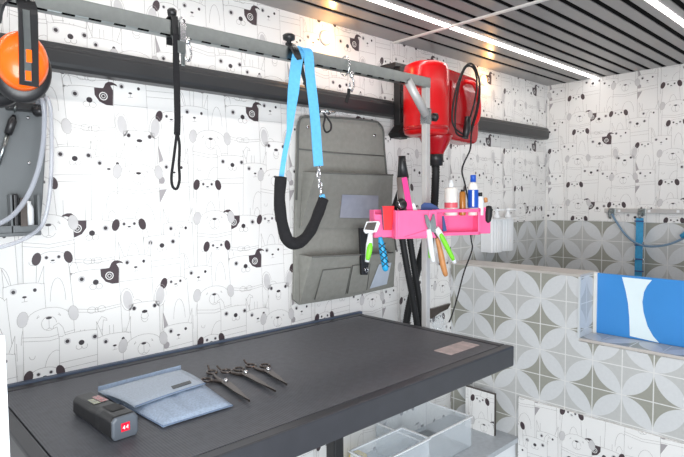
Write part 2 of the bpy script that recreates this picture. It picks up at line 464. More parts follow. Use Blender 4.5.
# ================================================================== ROOM
XE, XH, CZ = 2.85, 1.969, 1.87       # end wall, tub wall face, ceiling
TZ, HZ, TB = 1.143, .985, .473        # dado top, tub wall top, tile bottom on tub wall
XL, YF = -.9, -1.6
fl = MB().box((XL-.1, YF, -.08), (XE+.1, WY+.1, 0), 'floor').build('floor', kind='structure')
# patterned long wall
b = MB()
zs = 1.60
wallpaper(b, (0,WY,0), (1,0,0), (0,0,1), (0,-1,0), (XL, XE, zs, CZ), 0, .291)
wallpaper(b, (0,WY,0), (1,0,0), (0,0,1), (0,-1,0), (XL, XH, .05, zs))
wallpaper(b, (0,WY,0), (1,0,0), (0,0,1), (0,-1,0), (XH, XE, TZ, zs))
tile_quad(b, [(XH,WY,.3),(XE,WY,.3),(XE,WY,TZ),(XH,WY,TZ)], [((XH-XE)/.1+1,(.3-.943)/.1),(1,(.3-.943)/.1),(1,2),((XH-XE)/.1+1,2)])
b.poly([(XL,WY,0),(XH,WY,0),(XH,WY,.05),(XL,WY,.05)], 'cabinet')
b.box((XL,WY+.01,0),(XE,WY+.06,CZ), 'paper')
wall_back = b.build('wall_back', kind='structure', recalc=False)
# end wall
b = MB(); EO = (XE,0,0)
# u runs to the right as seen = -Y
_e = at(603, 0, X=XE)
DU, DV = 0, 0
pu = at(235.4,222.5,Y=WY); DUE = (-1.159) - pu.x + .0; DVE = (1.27-.050) - pu.z
wallpaper(b, EO, (0,-1,0), (0,0,1), (-1,0,0), (-WY, 1.6, TZ, CZ), DUE, DVE)
tile_quad(b, [(XE,WY,.3),(XE,YF,.3),(XE,YF,TZ),(XE,WY,TZ)], [((1.108-WY)/.1,(.3-.943)/.1),((1.108-YF)/.1,(.3-.943)/.1),((1.108-YF)/.1,2),((1.108-WY)/.1,2)])
b.box((XE+.01,YF,0),(XE+.06,WY+.06,CZ), 'paper')
b.build('wall_right', kind='structure', recalc=False)
MB().box((XE-.008,WY-.010,.95),(XE+.004,WY+.004,TZ+.10)).build('trim_1', 'whitetrim', kind='structure')

# ceiling: long grey slats with black gaps
b = MB(); b.box((XL,YF,CZ+.0035),(XE+.06,WY+.06,CZ+.05),'gap')
gaps = [1.309,1.221,1.155,1.089]+[1.019-.0662*k for k in range(0,6)]
led_y = [1.155, .590]
edges = [WY+.05, 1.321, 1.315, 1.228, 1.215]
cuts = sorted([1.312,1.236,1.107,1.043,.975,.908,.841,.774,.707,.645]+[.540-.066*k for k in range(0,32)]+led_y, reverse=True)
prev = WY+.05
for c in cuts:
    w = .0125 if c in led_y else .0105
    b.box((XL,c+w,CZ),(XE+.03,prev,CZ+.003),'slat'); prev = c-w
b.box((XL,YF,CZ),(XE+.03,prev,CZ+.003),'slat')
b.build('ceiling', kind='structure')
for i, (y, lab) in enumerate(zip(led_y, ('long white LED light strip in ceiling nearest the patterned long wall','white LED light strip in ceiling cut off at the top right corner'))):
    o = MB().box((XL,y-.0095,CZ-.004),(XE-.004,y+.0095,CZ+.003),'led').build('led_strip', bevel=.002)
    tag(o, lab, 'light', )
MB().box((1.592,YF,CZ-.006),(1.606,WY,CZ-.0005)).build('trim_2', 'whitetrim', kind='structure')

# tub wall with tiled face, notch and stone ledges
YN = .840; ZN = .752
TBK = 2.090
def tuv(y, z): return ((1.19-y)/.1, (z-.88)/.1-1+2)
b = MB()
def face_q(y0, y1, z0, z1, x=XH): tile_quad(b, [(x,y0,z0),(x,y1,z0),(x,y1,z1),(x,y0,z1)], [tuv(y0,z0),tuv(y1,z0),tuv(y1,z1),tuv(y0,z1)])
face_q(WY, YN, 0, HZ-.008); face_q(YN, YF, 0, ZN-.012)
tile_quad(b, [(XH,YN,ZN),(TBK+.02,YN,ZN),(TBK+.02,YN,HZ-.008),(XH,YN,HZ-.008)], [(0+.5,(ZN-.88)/.1+1),(.5+1.2,(ZN-.88)/.1+1),(1.7,(HZ-.88)/.1+1),(.5,(HZ-.88)/.1+1)])
tile_quad(b, [(XH,YN,ZN),(TBK+.02,YN,ZN),(TBK+.02,YF,ZN),(XH,YF,ZN)], [(.3,0),(.3,1.2),(24.7,1.2),(24.7,0)])
b.poly([(TBK+.0,WY,0),(TBK+.0,YN,0),(TBK,YN,HZ),(TBK,WY,HZ)],'white')
b.box((XH-.001,YN-.0,HZ-.008),(TBK+.02,WY,HZ),'stone')
b.box((XH-.002,YF,ZN-.010),(XH+.004,YN,ZN+.0005),'stone')
b.box((XH-.004,YN-.003,ZN),(XH+.005,YN+.005,HZ-.008),'notch')
b.build('wall_tub', kind='structure', recalc=False)
# wallpapered lower board on the tub wall
b = MB()
wallpaper(b, (XH-.010,0,0), (0,-1,0), (0,0,1), (-1,0,0), (-1.072, 1.2, .02, TB), .12, .06)
b.poly([(XH-.010,1.072,.02),(XH,1.072,.02),(XH,1.072,TB),(XH-.010,1.072,TB)],'paper'); b.poly([(XH-.010,1.072,TB),(XH,1.072,TB),(XH,-1.2,TB),(XH-.010,-1.2,TB)],'paper')
b.build('trim_3', kind='structure', recalc=False)
# tub shell behind the wall
b = MB(); b.box((TBK+.03,YF,.28),(XE,WY,.30),'white'); b.build('tub_floor', kind='structure')

# blue panel in the notch
pt = thing('bath_screen','blue screen with white waisted shape standing in the notch of the tiled tub wall','screen',(TBK,.30,ZN))
b = MB(); b.box((TBK,-.6,ZN+.001),(TBK+.012,YN-.012,HZ-.004),'bluepanel'); b.build('board', parent=pt, bevel=.001)
# waisted white shape
yl_t, yl_b = at(622,276,X=TBK).y, at(630,337,X=TBK).y
prof = []
L_px = [(622,277),(625.5,290),(628,303),(629.3,318),(629.8,336)]
R_px = [(659,343),(653,336),(647.5,326),(643.5,312),(642.4,302),(644,292),(647,286),(652,280)]
b = MB(); pts = []
for x, y in L_px+R_px:
    q = at(x, y, X=TBK-.0008); q.z = min(max(q.z, ZN+.003), HZ-.006); pts.append(q)
b.poly(pts,'panelwhite'); b.build('white_shape', parent=pt, recalc=False, label='white waisted shape on the blue panel')
b = MB(); b.box((TBK-.006,YN-.014,ZN),(TBK+.014,YN-.001,HZ-.002),'whitetrim'); b.build('edge_strip', parent=pt, bevel=.001)

# black boxed trunking along the long wall
b = MB(); y0, y1, z0, z1 = 1.358, WY-.006, 1.572, 1.634
pr = [(y1,z0),(y0+.010,z0),(y0+.002,z0+.006),(y0,z0+.014),(y0,z1-.020),(y0+.003,z1-.017),(y0+.003,z1-.010),(y0+.012,z1-.001),(y0+.020,z1),(y1,z1)]
b.prism(pr, (2.775-XL,0,0), 'satin', frame=((XL,0,0),(0,1,0),(0,0,1)))
for k in range(5):
    x = .3+k*.55
    b.box((x,y1-.002,z0+.008),(x+.03,WY+.002,z1-.008),'satin')
o = b.build('trunking', bevel=.004); tag(o,'long black boxed trunking running along the patterned long wall','trunking')

# ================================================================== TABLE
TX0, TX1, TY0, TY1, TT = .212, 1.384, .772, 1.392, .85
tb = thing('grooming_table','large black grooming table with ribbed mat standing against patterned wall','table',(.8,1.08,0))
b = MB(); fw_ = .028
b.box((TX0,TY0,TT-.058),(TX1,TY0+fw_,TT)); b.box((TX0,TY1-fw_,TT-.058),(TX1,TY1,TT)); b.box((TX0,TY0+fw_,TT-.058),(TX0+fw_,TY1-fw_,TT)); b.box((TX1-fw_,TY0+fw_,TT-.058),(TX1,TY1-fw_,TT))
b.build('frame','frame',tb,bevel=.004)
MB().box((TX0+fw_+.002,TY0+fw_+.002,TT-.02),(TX1-fw_-.002,TY1-fw_-.002,TT-.0012)).build('mat','top',tb,bevel=.001)
MB().box((TX0+fw_,TY0+fw_,TT-.04),(TX1-fw_,TY1-fw_,TT-.021)).build('underside','black',tb)
p1 = [at(435,349,Z=TT),at(462,342,Z=TT),at(483,345,Z=TT),at(453,356,Z=TT)]
# a squared-up plate
MB().box((1.185,.845,TT-.0012),(1.320,.902,TT+.0006),'plate').build('label_plate',parent=tb,label='worn pinkish grey label plate')
for x in (.47,.905):
    MB().box((x-.016,.985,.03),(x+.016,1.020,TT-.04)).build('lift_column','black',tb,bevel=.004)
    MB().box((x-.04,.80,0),(x+.04,1.06,.03)).build('foot','black',tb,bevel=.004)
b = MB(); b.box((1.19,.800,TT-.075),(1.22,.816,TT-.058)); b.build('stop','black',tb)

# seal strip between table and wall
MB().box((XL,WY-.018,TT-.02),(1.40,WY-.004,TT+.004)).build('trim_4','edgeblue',kind='structure')

# ================================================================== GROOMING ARM
YB = 1.0965
ar = thing('overhead_rail','silver square tube arm over the table with one upright at its right end','rail',(1.405,YB,TT-.06))
PX0, PX1 = 1.386, 1.4065
MB().box((PX0,YB-.010,TT-.09),(PX1,YB+.010,1.652)).build('upright','pole',ar,bevel=.002)
b = MB(); b.prism([(-.75,1.604),(PX1+.001,1.6195),(PX1+.001,1.6525),(-.75,1.637)],(0,.022,0),'steel',frame=((0,YB-.011,0),(1,0,0),(0,0,1)))
for k in range(34):
    x = -.2+k*.047
    if x+.022 < 1.36: zz = 1.6195-.0072*(PX1-x); b.box((x,YB-.0116,zz-.0006),(x+.024,YB-.0060,zz+.0028),'gap')
b.build('cross_bar','steel',ar,bevel=.002)
MB().tube([(1.300,YB-.004,1.632),(1.390,YB-.004,1.535)],.0135,seg=12).build('brace','pole',ar)
MB().box((PX0-.003,YB-.013,1.505),(PX1+.003,YB+.013,1.555)).build('clamp_collar','chrome',ar,bevel=.002)
b = MB(); b.lathe([(.006,0),(.006,.012),(.013,.013),(.014,.026),(.010,.03)],(PX1+.003,YB-.004,1.530),(1,-.3,0)); b.build('knob','black',ar)
b = MB(); b.box((PX0-.03,YB-.020,TT-.085),(PX1+.004,YB+.020,TT-.062)); b.build('table_clamp','black',ar,bevel=.002)

# swivel clips on the bar
def clip_hook(px, label, group):
    p = at(px[0], px[1], Y=YB-.024); x = p.x
    t = thing('trigger_clip', label, 'clip', (x, YB, 1.60), group)
    ring = [(x, YB+.019*math.cos(a), 1.633+.026*math.sin(a)) for a in [2*PI*k/16 for k in range(16)]]
    MB().tube(ring,.0022,seg=6,closed=True).build('ring','silver',t)
    b = MB(); zc = 1.605; y = YB-.026
    b.lathe([(.003,-.008),(.006,-.006),(.006,.004),(.003,.008)],(x,y,zc)); b.build('swivel','silver',t)
    hook = [(x,y,zc-.006),(x+.007,y,zc-.014),(x+.008,y,zc-.03),(x+.002,y,zc-.042),(x-.006,y,zc-.036),(x-.006,y,zc-.022)]
    MB().tube(smoothpath(hook,5),.0024,seg=8).build('hook','silver',t)
    return t
clip_hook((187,50),'small silver trigger clip on bar beside the thin black loop leash','silver clips on the overhead bar')
cj = clip_hook((351,78),'small silver trigger clip on bar near the brace, between blue noose and red dryer','silver clips on the overhead bar')
b = MB(); p = at(348,93,Y=YB-.026)
b.strap([(p.x+.004,YB-.026,1.566),(p.x+.002,YB-.026,1.55),(p.x-.008,YB-.027,1.528)],.010,.003,(1,0,0)); b.build('strap_stub','rubber',cj)

# black loop leash
xl = at(178,40,Y=YB-.026).x
t = thing('loop_leash','thin black loop leash hanging from bar, left of the blue noose','leash',(xl,YB-.03,1.3))
b = MB(); b.strap([(xl,YB+.0135,1.60),(xl,YB+.0135,1.654),(xl,YB,1.657),(xl,YB-.0135,1.654),(xl,YB-.018,1.60)],.013,.003,(1,0,0)); b.build('bar_wrap','black',t)
b = MB(); b.lathe([(.004,0),(.009,.002),(.010,.012),(.006,.016)],(xl-.001,YB-.004,1.656)); b.build('hook_cap','black',t)
b = MB(); y = YB-.03
pts = [at(176,34,Y=y),at(176,60,Y=y),at(177,90,Y=y),at(177.5,120,Y=y),at(177,135,Y=y)]
b.strap(pts,.013,.003,(1,0,0)); 
loop = smoothpath([at(177,132,Y=y),at(179.5,145,Y=y),at(179,165,Y=y),at(179.5,180,Y=y),at(176.5,189,Y=y),at(172.5,186,Y=y),at(171.5,176,Y=y),at(173.5,160,Y=y),at(176,140,Y=y),at(177,132,Y=y)],5)
b.strap(loop,.004,.0045,[Vector((0,1,0))]*len(loop)); b.build('strap','fabric',t)
b = MB(); b.box((xl-.004,YB-.033,1.575),(xl+.014,YB-.026,1.60)); b.box((xl+.004,YB-.033,1.55),(xl+.012,YB-.028,1.575)); b.build('slider','steel',t,bevel=.001)
b = MB(); b.box((xl+.004,YB-.030,1.602),(xl+.016,YB-.024,1.640)); b.build('buckle','silver',t,bevel=.001)

# blue noose with padded sleeve
y = YB-.034
t = thing('padded_noose','sky blue grooming noose with black padded sleeve hanging from the bar','noose',(at(305,50,Y=y).x,y,1.0))
b = MB()
pts = smoothpath([at(303,48,Y=YB-.006),at(298.5,54,Y=YB-.022),at(295.5,70,Y=y),at(293.5,90,Y=y),at(291,112,Y=y),at(289.5,130,Y=y),at(285.5,150,Y=y),at(283,165,Y=y),at(280.8,181,Y=y)],4)
n = len(pts)
b.sweep(pts,[(-.5,-.05),(.5,-.05),(.5,.05),(-.5,.05)],'blue',fixed=Vector((1,-.3,0)),scales=[.029 if i < 12 else max(.0125,.029-.0165*(i-12)/9) for i in range(n)],smooth=False)
pts = smoothpath([at(303,48,Y=YB-.010),at(308,52,Y=YB-.026),at(310,75,Y=y),at(313,100,Y=y),at(315.5,125,Y=y),at(317,148,Y=y),at(318.5,166,Y=y)],4)
b.strap(pts,.0265,.003,(1,-.25,0),'blue')
b.build('strap','blue',t)
b = MB(); pts = smoothpath([at(281,177,Y=y),at(279.5,200,Y=y),at(282,222,Y=y),at(287,239,Y=y-.004),at(295,243.5,Y=y-.006),at(303,240,Y=y-.006),at(311,230,Y=y-.004),at(318,214,Y=y),at(323.5,199,Y=y)],5)
n = len(pts); rr = [.0142+.0006*math.sin(i*1.1)+(.0012 if abs(i-n*.45) < 5 else 0) for i in range(n)]
b.tube(pts,rr,'fabric',seg=12); b.build('padded_sleeve','fabric',t)
b = MB()
ch = [at(*q,Y=y-.003) for q in ((319,167),(319,172),(318.5,177),(320,183),(320.5,188),(321,194))]
for i in range(len(ch)-1):
    c = (ch[i]+ch[i+1])/2; d = (ch[i+1]-ch[i]).length*.72; ax = Vector((1,0,0)) if i % 2 else Vector((.5,.85,0)).normalized()
    ring = [c+ax*(.0055*math.cos(a))+Vector((0,0,1))*(d*math.sin(a)) for a in [2*PI*k/12 for k in range(12)]]
    b.tube(ring,.0021,'silver',seg=6,closed=True)
b.build('chain','silver',t)
b = MB(); q = at(322.5,199,Y=y-.001); b.tube([q+V(-.002,0,.012),q+V(0,0,0)],[.007,.009],'blue'); b.build('sleeve_tip','blue',t)

# black adjuster strap over the bar with a small loop end
t = thing('adjuster_strap','black adjuster strap with knob clipped over bar inside the blue noose','strap',(at(295,50,Y=YB).x,YB,1.45))
b = MB(); y2 = YB-.030
pts = smoothpath([at(290,44,Y=YB),at(295,50,Y=YB-.022),at(300,62,Y=y2),at(305,82,Y=y2),at(312,100,Y=y2+.012),at(320,113,Y=y2+.012)],4)
b.sweep(pts,[(-.5,-.12),(.5,-.12),(.5,.12),(-.5,.12)],'black',fixed=Vector((1,-.2,0)),scales=[.026-.018*min(1,i/(len(pts)*.55)) for i in range(len(pts))],smooth=False); b.build('strap','black',t)
pk = at(289,42,Y=YB); 
b = MB(); b.lathe([(.005,1.653),(.006,1.664),(.015,1.668),(.016,1.678),(.010,1.682),(0,1.682)],(pk.x,YB,0)); b.build('knob','black',t)
b = MB(); lp = smoothpath([at(323,112,Y=y2+.012),at(325,117,Y=y2+.012),at(323.5,126,Y=y2+.012),at(326,132,Y=y2+.012),at(330.5,130,Y=y2+.012),at(331,124,Y=y2+.012),at(328,119,Y=y2+.012),at(325,115,Y=y2+.012)],5)
b.tube(lp,.0026,'rubber',seg=8); b.build('loop','rubber',t)
b = MB(); a_, c_ = at(321,111,Y=y2+.010), at(335,112,Y=y2+.010)
b.tube([a_,(a_+c_)/2+V(0,0,-.004),c_],.0032,'silver',seg=8); b.tube([(a_+c_)/2+V(-.008,0,.004),(a_+c_)/2+V(.004,0,-.006)],.0045,'steel',seg=8); b.build('buckle','silver',t)

# ================================================================== EAR DEFENDERS
mx, my = .236, 1.055
t = thing('ear_defenders','orange and black ear defenders hanging over the left end of the bar','ear defenders',(mx,my,1.44))
def cup(xc, yc, zc, nx):
    n = Vector(nx).normalized()
    b = MB(); b.lathe([(.030,-.012),(.037,-.010),(.0395,.0),(.039,.010),(.036,.021),(.026,.028),(.010,.031),(0,.0315)],(xc,yc,zc),n,'orange',seg=32,sx=1,sy=1)
    # stretch to oval
    for i, p in enumerate(b.v): b.v[i] = Vector((p.x, p.y, zc+(p.z-zc)*1.22))
    return b, n
n_front = (-.25,-1,.05)
b, n = cup(mx+.000, my-.028, 1.500, n_front); c1 = b.build('cup','orange',t)
b = MB(); b.lathe([(.030,-.030),(.043,-.026),(.046,-.016),(.043,-.008),(.03,-.006)],(mx-.002,my-.028,1.492),Vector(n_front).normalized(),'black',seg=32)
for i, p in enumerate(b.v): b.v[i] = Vector((p.x,p.y,1.492+(p.z-1.492)*1.24))
b.build('ear_cushion','black',t)
b, n = cup(mx-.02, my+.082, 1.500, (-.1,1,0)); b.build('cup','orange',t)
b = MB(); b.lathe([(.030,-.030),(.043,-.026),(.046,-.016),(.043,-.008),(.03,-.006)],(mx-.02,my+.082,1.492),Vector((-.1,1,0)).normalized(),'black',seg=32)
for i, p in enumerate(b.v): b.v[i] = Vector((p.x,p.y,1.492+(p.z-1.492)*1.24))
b.build('ear_cushion','black',t)
b = MB(); hb = smoothpath([(mx+.001,my-.0625,1.456),(mx+.003,my-.0625,1.54),(mx+.003,my-.060,1.585),(mx-.002,my-.030,1.615),(mx-.006,my-.012,1.645),(mx-.010,my+.02,1.667),(mx-.014,my+.060,1.672),(mx-.020,my+.09,1.655),(mx-.025,my+.118,1.60),(mx-.025,my+.120,1.50)],5)
b.strap(hb,.028,.004,(1,.02,0)); b.build('headband','black',t)
b = MB(); pts = [(mx-.001,my-.0655,1.462),(mx,my-.0665,1.52),(mx,my-.0655,1.575)]
b.strap(pts,.010,.003,(1,0,0),'steel'); b.build('slider','steel',t)
b = MB(); b.box((mx-.003,my-.070,1.492),(mx+.005,my-.066,1.512)); b.box((mx-.005,my-.070,1.463),(mx+.003,my-.065,1.478)); b.build('slot_insert','orange',t)
b = MB(); b.sweep(smoothpath([(mx-.035,my-.045,1.555),(mx-.030,my-.062,1.588),(mx-.006,my-.062,1.606),(mx+.010,my-.058,1.60)],4),[(-.011,-.002),(.011,-.002),(.011,.002),(-.011,.002)],'black',fixed=Vector((0,.3,1)),smooth=False); b.build('fork_wire','black',t)
b = MB(); b.lathe([(0,0),(.004,.001),(.004,.004),(0,.005)],(mx-.012,my-.066,1.592),(0,-1,0)); b.build('rivet','silver',t)

# ================================================================== GREY WALL CADDY (left)
GY = 1.30
t = thing('grey_equipment_panel','grey metal equipment panel with pockets on the wall behind the ear defenders','panel',(.16,GY,1.2))
b = MB()
pp = [at(46,93,Y=GY),at(47.5,112,Y=GY),at(46,150,Y=GY),at(43,200,Y=GY),at(40.5,231,Y=GY)]
tl = [V(.02,GY,pp[-1].z-.02),V(.02,GY,1.495)]
b.prism([(p.x,p.z) for p in pp]+[(p.x,p.z) for p in tl], (0,.02,0), 'greymetal', frame=((0,GY,0),(1,0,0),(0,0,1)))
b.build('back_plate','greymetal',t,bevel=.003)
for x in (.06,.24): MB().box((x,GY+.02,1.30),(x+.04,WY,1.34)).build('wall_mount','black',t)
for px in ((28,118),(29,163)):
    q = at(*px,Y=GY-.001); b = MB(); b.lathe([(.0035,0),(.0030,.002),(0,.0028)],q,(0,-1,0)); b.build('screw','silver',t)
b = MB(); a0 = at(9,195,Y=GY-.012); a1 = at(38,232,Y=GY-.012)
b.box((.02,GY-.030,a1.z-.006),(a1.x+.002,GY,a1.z+.003)); b.box((a1.x-.003,GY-.030,a1.z),(a1.x+.002,GY,a0.z)); b.box((a0.x-.002,GY-.030,a1.z),(a0.x+.002,GY,a0.z)); b.box((.02,GY-.030,a1.z),(a1.x,GY-.027,a1.z+.016))
b.build('pocket_tray','greymetal',t,bevel=.001)
b = MB(); b.box((at(16,200,Y=GY).x,GY-.034,a1.z+.014),(at(24,230,Y=GY).x,GY-.028,a0.z-.006)); b.build('brown_divider','bronze',t)
b = MB(); q0 = at(8,101,Y=GY-.03); q1 = at(45,112,Y=GY-.03); b.box((q0.x,GY-.03,q1.z),(q1.x,GY,q0.z)); b.build('bracket','black',t,bevel=.003)
b = MB(); q = at(39,111,Y=GY-.04); b.lathe([(.006,-.012),(.011,-.008),(.012,.004),(.008,.012)],q,(.6,-.7,.2)); b.build('knob','black',t)
o = MB().box((at(10.5,197,Y=GY).x,GY-.026,a1.z+.0035),(at(17,230,Y=GY).x,GY-.006,at(12,194,Y=GY).z)).build('razor_case','black',bevel=.003); tag(o,'black slim case standing in the tray of the grey panel','case')
b = MB(); q = at(29,229,Y=GY-.015); b.lathe([(.010,a1.z+.0035),(.0105,a1.z+.05),(.009,a1.z+.055),(.006,a1.z+.060),(.006,a1.z+.066),(0,a1.z+.066)],(q.x,GY-.015,0),mt='white'); o = b.build('spray_bottle'); tag(o,'small white bottle standing in the tray of the grey panel','bottle')
t = thing('grip_tool','thin steel rod with black ribbed grip hanging on the grey panel','tool',at(9,130,Y=GY-.02))
b = MB(); b.tube([at(14,115,Y=GY-.02),at(12.5,121,Y=GY-.02),at(8,134,Y=GY-.02)],[.003,.0085,.0075],seg=12); b.build('grip','black',t)
b = MB(); b.tube([at(8.5,132,Y=GY-.02),at(-2,165,Y=GY-.02)],.0042,seg=10); b.build('rod','steel',t)
b = MB(); b.tube([at(14.5,112,Y=GY-.02),at(15,108,Y=GY-.03),at(16,106,Y=GY-.03)],.002,seg=8); b.build('hook','steel',t)
# clear hoses
hz = [(42,104),(47,98),(50.5,110),(51.5,135),(51.5,165),(49.5,195),(45,218),(38,230),(22,240),(5,246),(-12,250)]
o = MB().tube(smoothpath([at(*q,Y=GY-(.02 if k == 0 else .06)) for k, q in enumerate(hz)],5),.0043,'clear',seg=10).build('clear_hose'); tag(o,'outer clear plastic hose hanging in a loop past the right edge of the grey panel','hose')
hz = [(38,104),(42,100),(44.5,115),(43,145),(37.5,172),(27,197),(12,216),(-8,227)]
o = MB().tube(smoothpath([at(*q,Y=GY-(.02 if k == 0 else .09)) for k, q in enumerate(hz)],5),.0049,'clear',seg=10).build('clear_hose'); tag(o,'inner clear plastic hose curving across the front of the grey panel','hose')

# white edge board at far left
b = MB(); e0 = at(8,420,Y=.80)
b.box((e0.x-.20,.79,0),(e0.x-.001,.80,1.10),'cabinet'); o = b.build('side_panel',bevel=.001); tag(o,'white upright board at the left edge in front of table end','board')

# ================================================================== GREY FABRIC ORGANISER
OY = 1.392
t = thing('hanging_organiser','large grey fabric hanging organiser with pockets on the patterned wall','organiser',at(345,300,Y=OY))
def PL(px, Y): q = at(*px, Y=Y); return q
b = MB()
out = [PL((294,300),OY),PL((296,200),OY),PL((297.5,150),OY),PL((298,128),OY),PL((299.5,121),OY),PL((304,116.5),OY),PL((340,118),OY),PL((372,121),OY),PL((379,124),OY),PL((383,131),OY),PL((384,150),OY),PL((389,200),OY),PL((396,250),OY),PL((394,287),OY),PL((350,297),OY),PL((300,305),OY)]
b.prism(out,(0,.012,0),'greyfab'); b.build('back_panel','greyfab',t,bevel=.003)
b = MB(); rim = [out[i] for i in range(1,13)]
b.tube([p+V(0,-.002,0) for p in smoothpath(rim,3)],.0035,'greyfab2',seg=6); b.build('piping','greyfab2',t)
b = MB(); b.tube([PL((299,149),OY-.001),PL((340,153),OY-.002),PL((384,156),OY-.001)],.0022,'greyfab2',seg=6); b.build('seam','greyfab2',t)
for q in ((307.5,127),(374.5,135.5)):
    b = MB(); b.lathe([(.0055,0),(.0055,.002),(.003,.003),(0,.003)],PL(q,OY-.0005),(0,-1,0)); b.build('eyelet','silver',t)
def pocket(name, tl, tr, bl, br, ytop, parent, thick=.004, side=None):
    """front panel leaning out at the top with side gussets"""
    TL, TR, BL, BR = PL(tl,ytop),PL(tr,ytop),PL(bl,OY-.004),PL(br,OY-.004)
    b = MB(); nrm = V(0,thick,0)
    for row in range(1):
        b.prism([BL,BR,TR,TL],nrm,'greyfab')
    # gussets
    sl = V(TL.x-.01,OY,TL.z+.004); sr = V(TR.x+.01,OY,TR.z+.004)
    b.prism([BL,TL,sl],V(.003,0,0),'greyfab'); b.prism([BR,TR,sr],V(-.003,0,0),'greyfab')
    o = b.build(name,'greyfab',parent)
    b2 = MB(); b2.tube([TL,TL.lerp(TR,.5)+V(0,-.003,-.001),TR],.0028,'greyfab2',seg=6); b2.build('rim_binding','greyfab2',o)
    return o, (TL,TR,BL,BR)
def onp(c, s_, t_, off=-.003):
    TL,TR,BL,BR = c; p = BL.lerp(BR,s_).lerp(TL.lerp(TR,s_),t_); return p+V(0,off,0)
o1, c1_ = pocket('pocket',(316,172.5),(393,175),(300,228),(391,229),1.335,t)
b = MB(); b.prism([onp(c1_,.37,.20),onp(c1_,.82,.20),onp(c1_,.80,.62),onp(c1_,.35,.62)],(0,-.0012,0),'window'); b.build('label_window','window',o1,label='clear vinyl label window')
o2, c2_ = pocket('pocket',(312,257),(393,252.5),(300,304.5),(394,286.5),1.335,t)
for (s0,s1,tt) in ((.12,.43,.70),(.45,.66,.74)):
    b = MB(); b.prism([onp(c2_,s0,.06),onp(c2_,s1,.06),onp(c2_,s1+.02,tt),onp(c2_,s0+.02,tt)],(0,-.003,0),'greyfab'); ob = b.build('small_pocket','greyfab',o2)
    b = MB()
    b.tube([onp(c2_,s0,.06,-.006),onp(c2_,s0+.02,tt,-.006),onp(c2_,s1+.02,tt,-.006),onp(c2_,s1,.06,-.006)],.0016,'greyfab2',seg=6); b.build('stitching','greyfab2',ob)
b = MB(); b.prism([onp(c2_,.70,.08),onp(c2_,.90,.12),onp(c2_,.96,.72),onp(c2_,.80,.70)],(0,-.002,0),'paleblue'); b.build('label_window','paleblue',o2,label='pale clear label window')
# black-handled brush standing in the lower pocket
t = thing('pocket_brush','flat black brush with a ring standing in lower pocket of grey organiser','brush',PL((365,275),1.335))
yb_ = 1.33
b = MB(); b.prism([PL((360,228),yb_),PL((372,228),yb_),PL((368,275),yb_),PL((362,275),yb_)],(0,.010,0),'black'); b.build('handle','black',t,bevel=.002)
q = PL((366.5,270),yb_-.003); b = MB(); b.tube([q+V(.007*math.cos(a),0,.007*math.sin(a)) for a in [2*PI*k/14 for k in range(14)]],.0018,'silver',seg=6,closed=True); b.build('ring','silver',t)

# ================================================================== RED DRYER
DYc, DXc = 1.215, 1.655
t = thing('dog_dryer','shiny red canister dog dryer hung on the long wall by a black bracket','dryer',(DXc,DYc,1.47))
zb, zt = 1.500, 1.755
DRX, DRY = at(426,100,Y=1.2).x, 1.20
zb, zt = 1.487, 1.740
CX, CY = DRX+.062, 1.205
b = MB(); b.lathe([(.060,zb),(.074,zb+.006),(.079,zb+.022),(.079,zt-.03),(.074,zt-.012),(.055,zt-.003),(.03,zt),(0,zt)],(DRX,DRY,0),mt='red',seg=40); b.build('drum','red',t)
b = MB(); b.lathe([(.0795,zb+.016),(.0810,zb+.020),(.0810,zb+.025),(.0795,zb+.029)],(DRX,DRY,0),mt='dred',seg=40); b.build('base_ring','dred',t)
HX1 = at(479,100,Y=1.165).x
b = MB(); b.prism([(DRX-.01,zb-.002),(HX1-.035,zb-.016),(HX1-.012,zb-.010),(HX1-.004,zb+.02),(HX1,zt-.055),(HX1-.012,zt-.030),(HX1-.03,zt-.022),(DRX-.01,zt-.006)],(0,.085,0),'dred',frame=((0,1.160,0),(1,0,0),(0,0,1))); b.build('motor_housing','dred',t,bevel=.012,segs=3)
b = MB(); hx = HX1-.082
b.prism([(DRX+.085,zb+.05),(HX1-.075,zb+.045),(HX1-.068,zt-.075),(DRX+.088,zt-.055)],(0,-.004,0),'dred',frame=((0,1.160,0),(1,0,0),(0,0,1))); b.build('side_plate','dred',t,bevel=.003)
b = MB(); yh = 1.125
b.sweep(smoothpath([(hx-.012,1.162,zt-.045),(hx-.008,yh+.012,zt-.052),(hx-.002,yh,zt-.068),(hx+.014,yh,zt-.10),(hx+.020,yh,zt-.14),(hx+.014,yh,zb+.075),(hx,yh+.01,zb+.05),(hx-.006,1.162,zb+.045)],5),[(.011*math.cos(a),.008*math.sin(a)) for a in [2*PI*k/10 for k in range(10)]],'red'); b.build('carry_handle','red',t)
b = MB(); b.lathe([(.029,1.425),(.031,1.432),(.052,1.470),(.060,zb),(.060,zb+.008)],(CX,CY,0),mt='dred',seg=32); b.build('nozzle_cone','dred',t)
b = MB(); b.lathe([(.024,1.385),(.026,1.387),(.026,1.400),(.028,1.402),(.028,1.428),(.024,1.430)],(CX,CY,0),mt='black',seg=28); b.build('hose_collar','black',t)
b = MB(); b.lathe([(.008,0),(.010,.012),(.006,.016)],(DRX+.06,DRY+.01,zt-.008)); b.build('top_knob','black',t)
b = MB(); b.box((1.520,1.335,1.750),(1.66,WY+.001,1.768)); b.build('top_bracket','black',t,bevel=.002)
b = MB(); b.box((1.535,1.325,1.49),(1.578,1.357,1.755)); b.build('upright_bracket','black',t,bevel=.003)
b = MB(); b.prism([(1.500,1.505),(1.512,1.490),(1.59,1.495),(1.59,1.545),(1.545,1.55)],(0,.05,0),'black',frame=((0,1.305,0),(1,0,0),(0,0,1))); b.build('foot_bracket','black',t,bevel=.003)
b = MB(); b.box((1.54,1.27,1.60),(1.575,1.335,1.66)); b.build('hanger','black',t,bevel=.002)
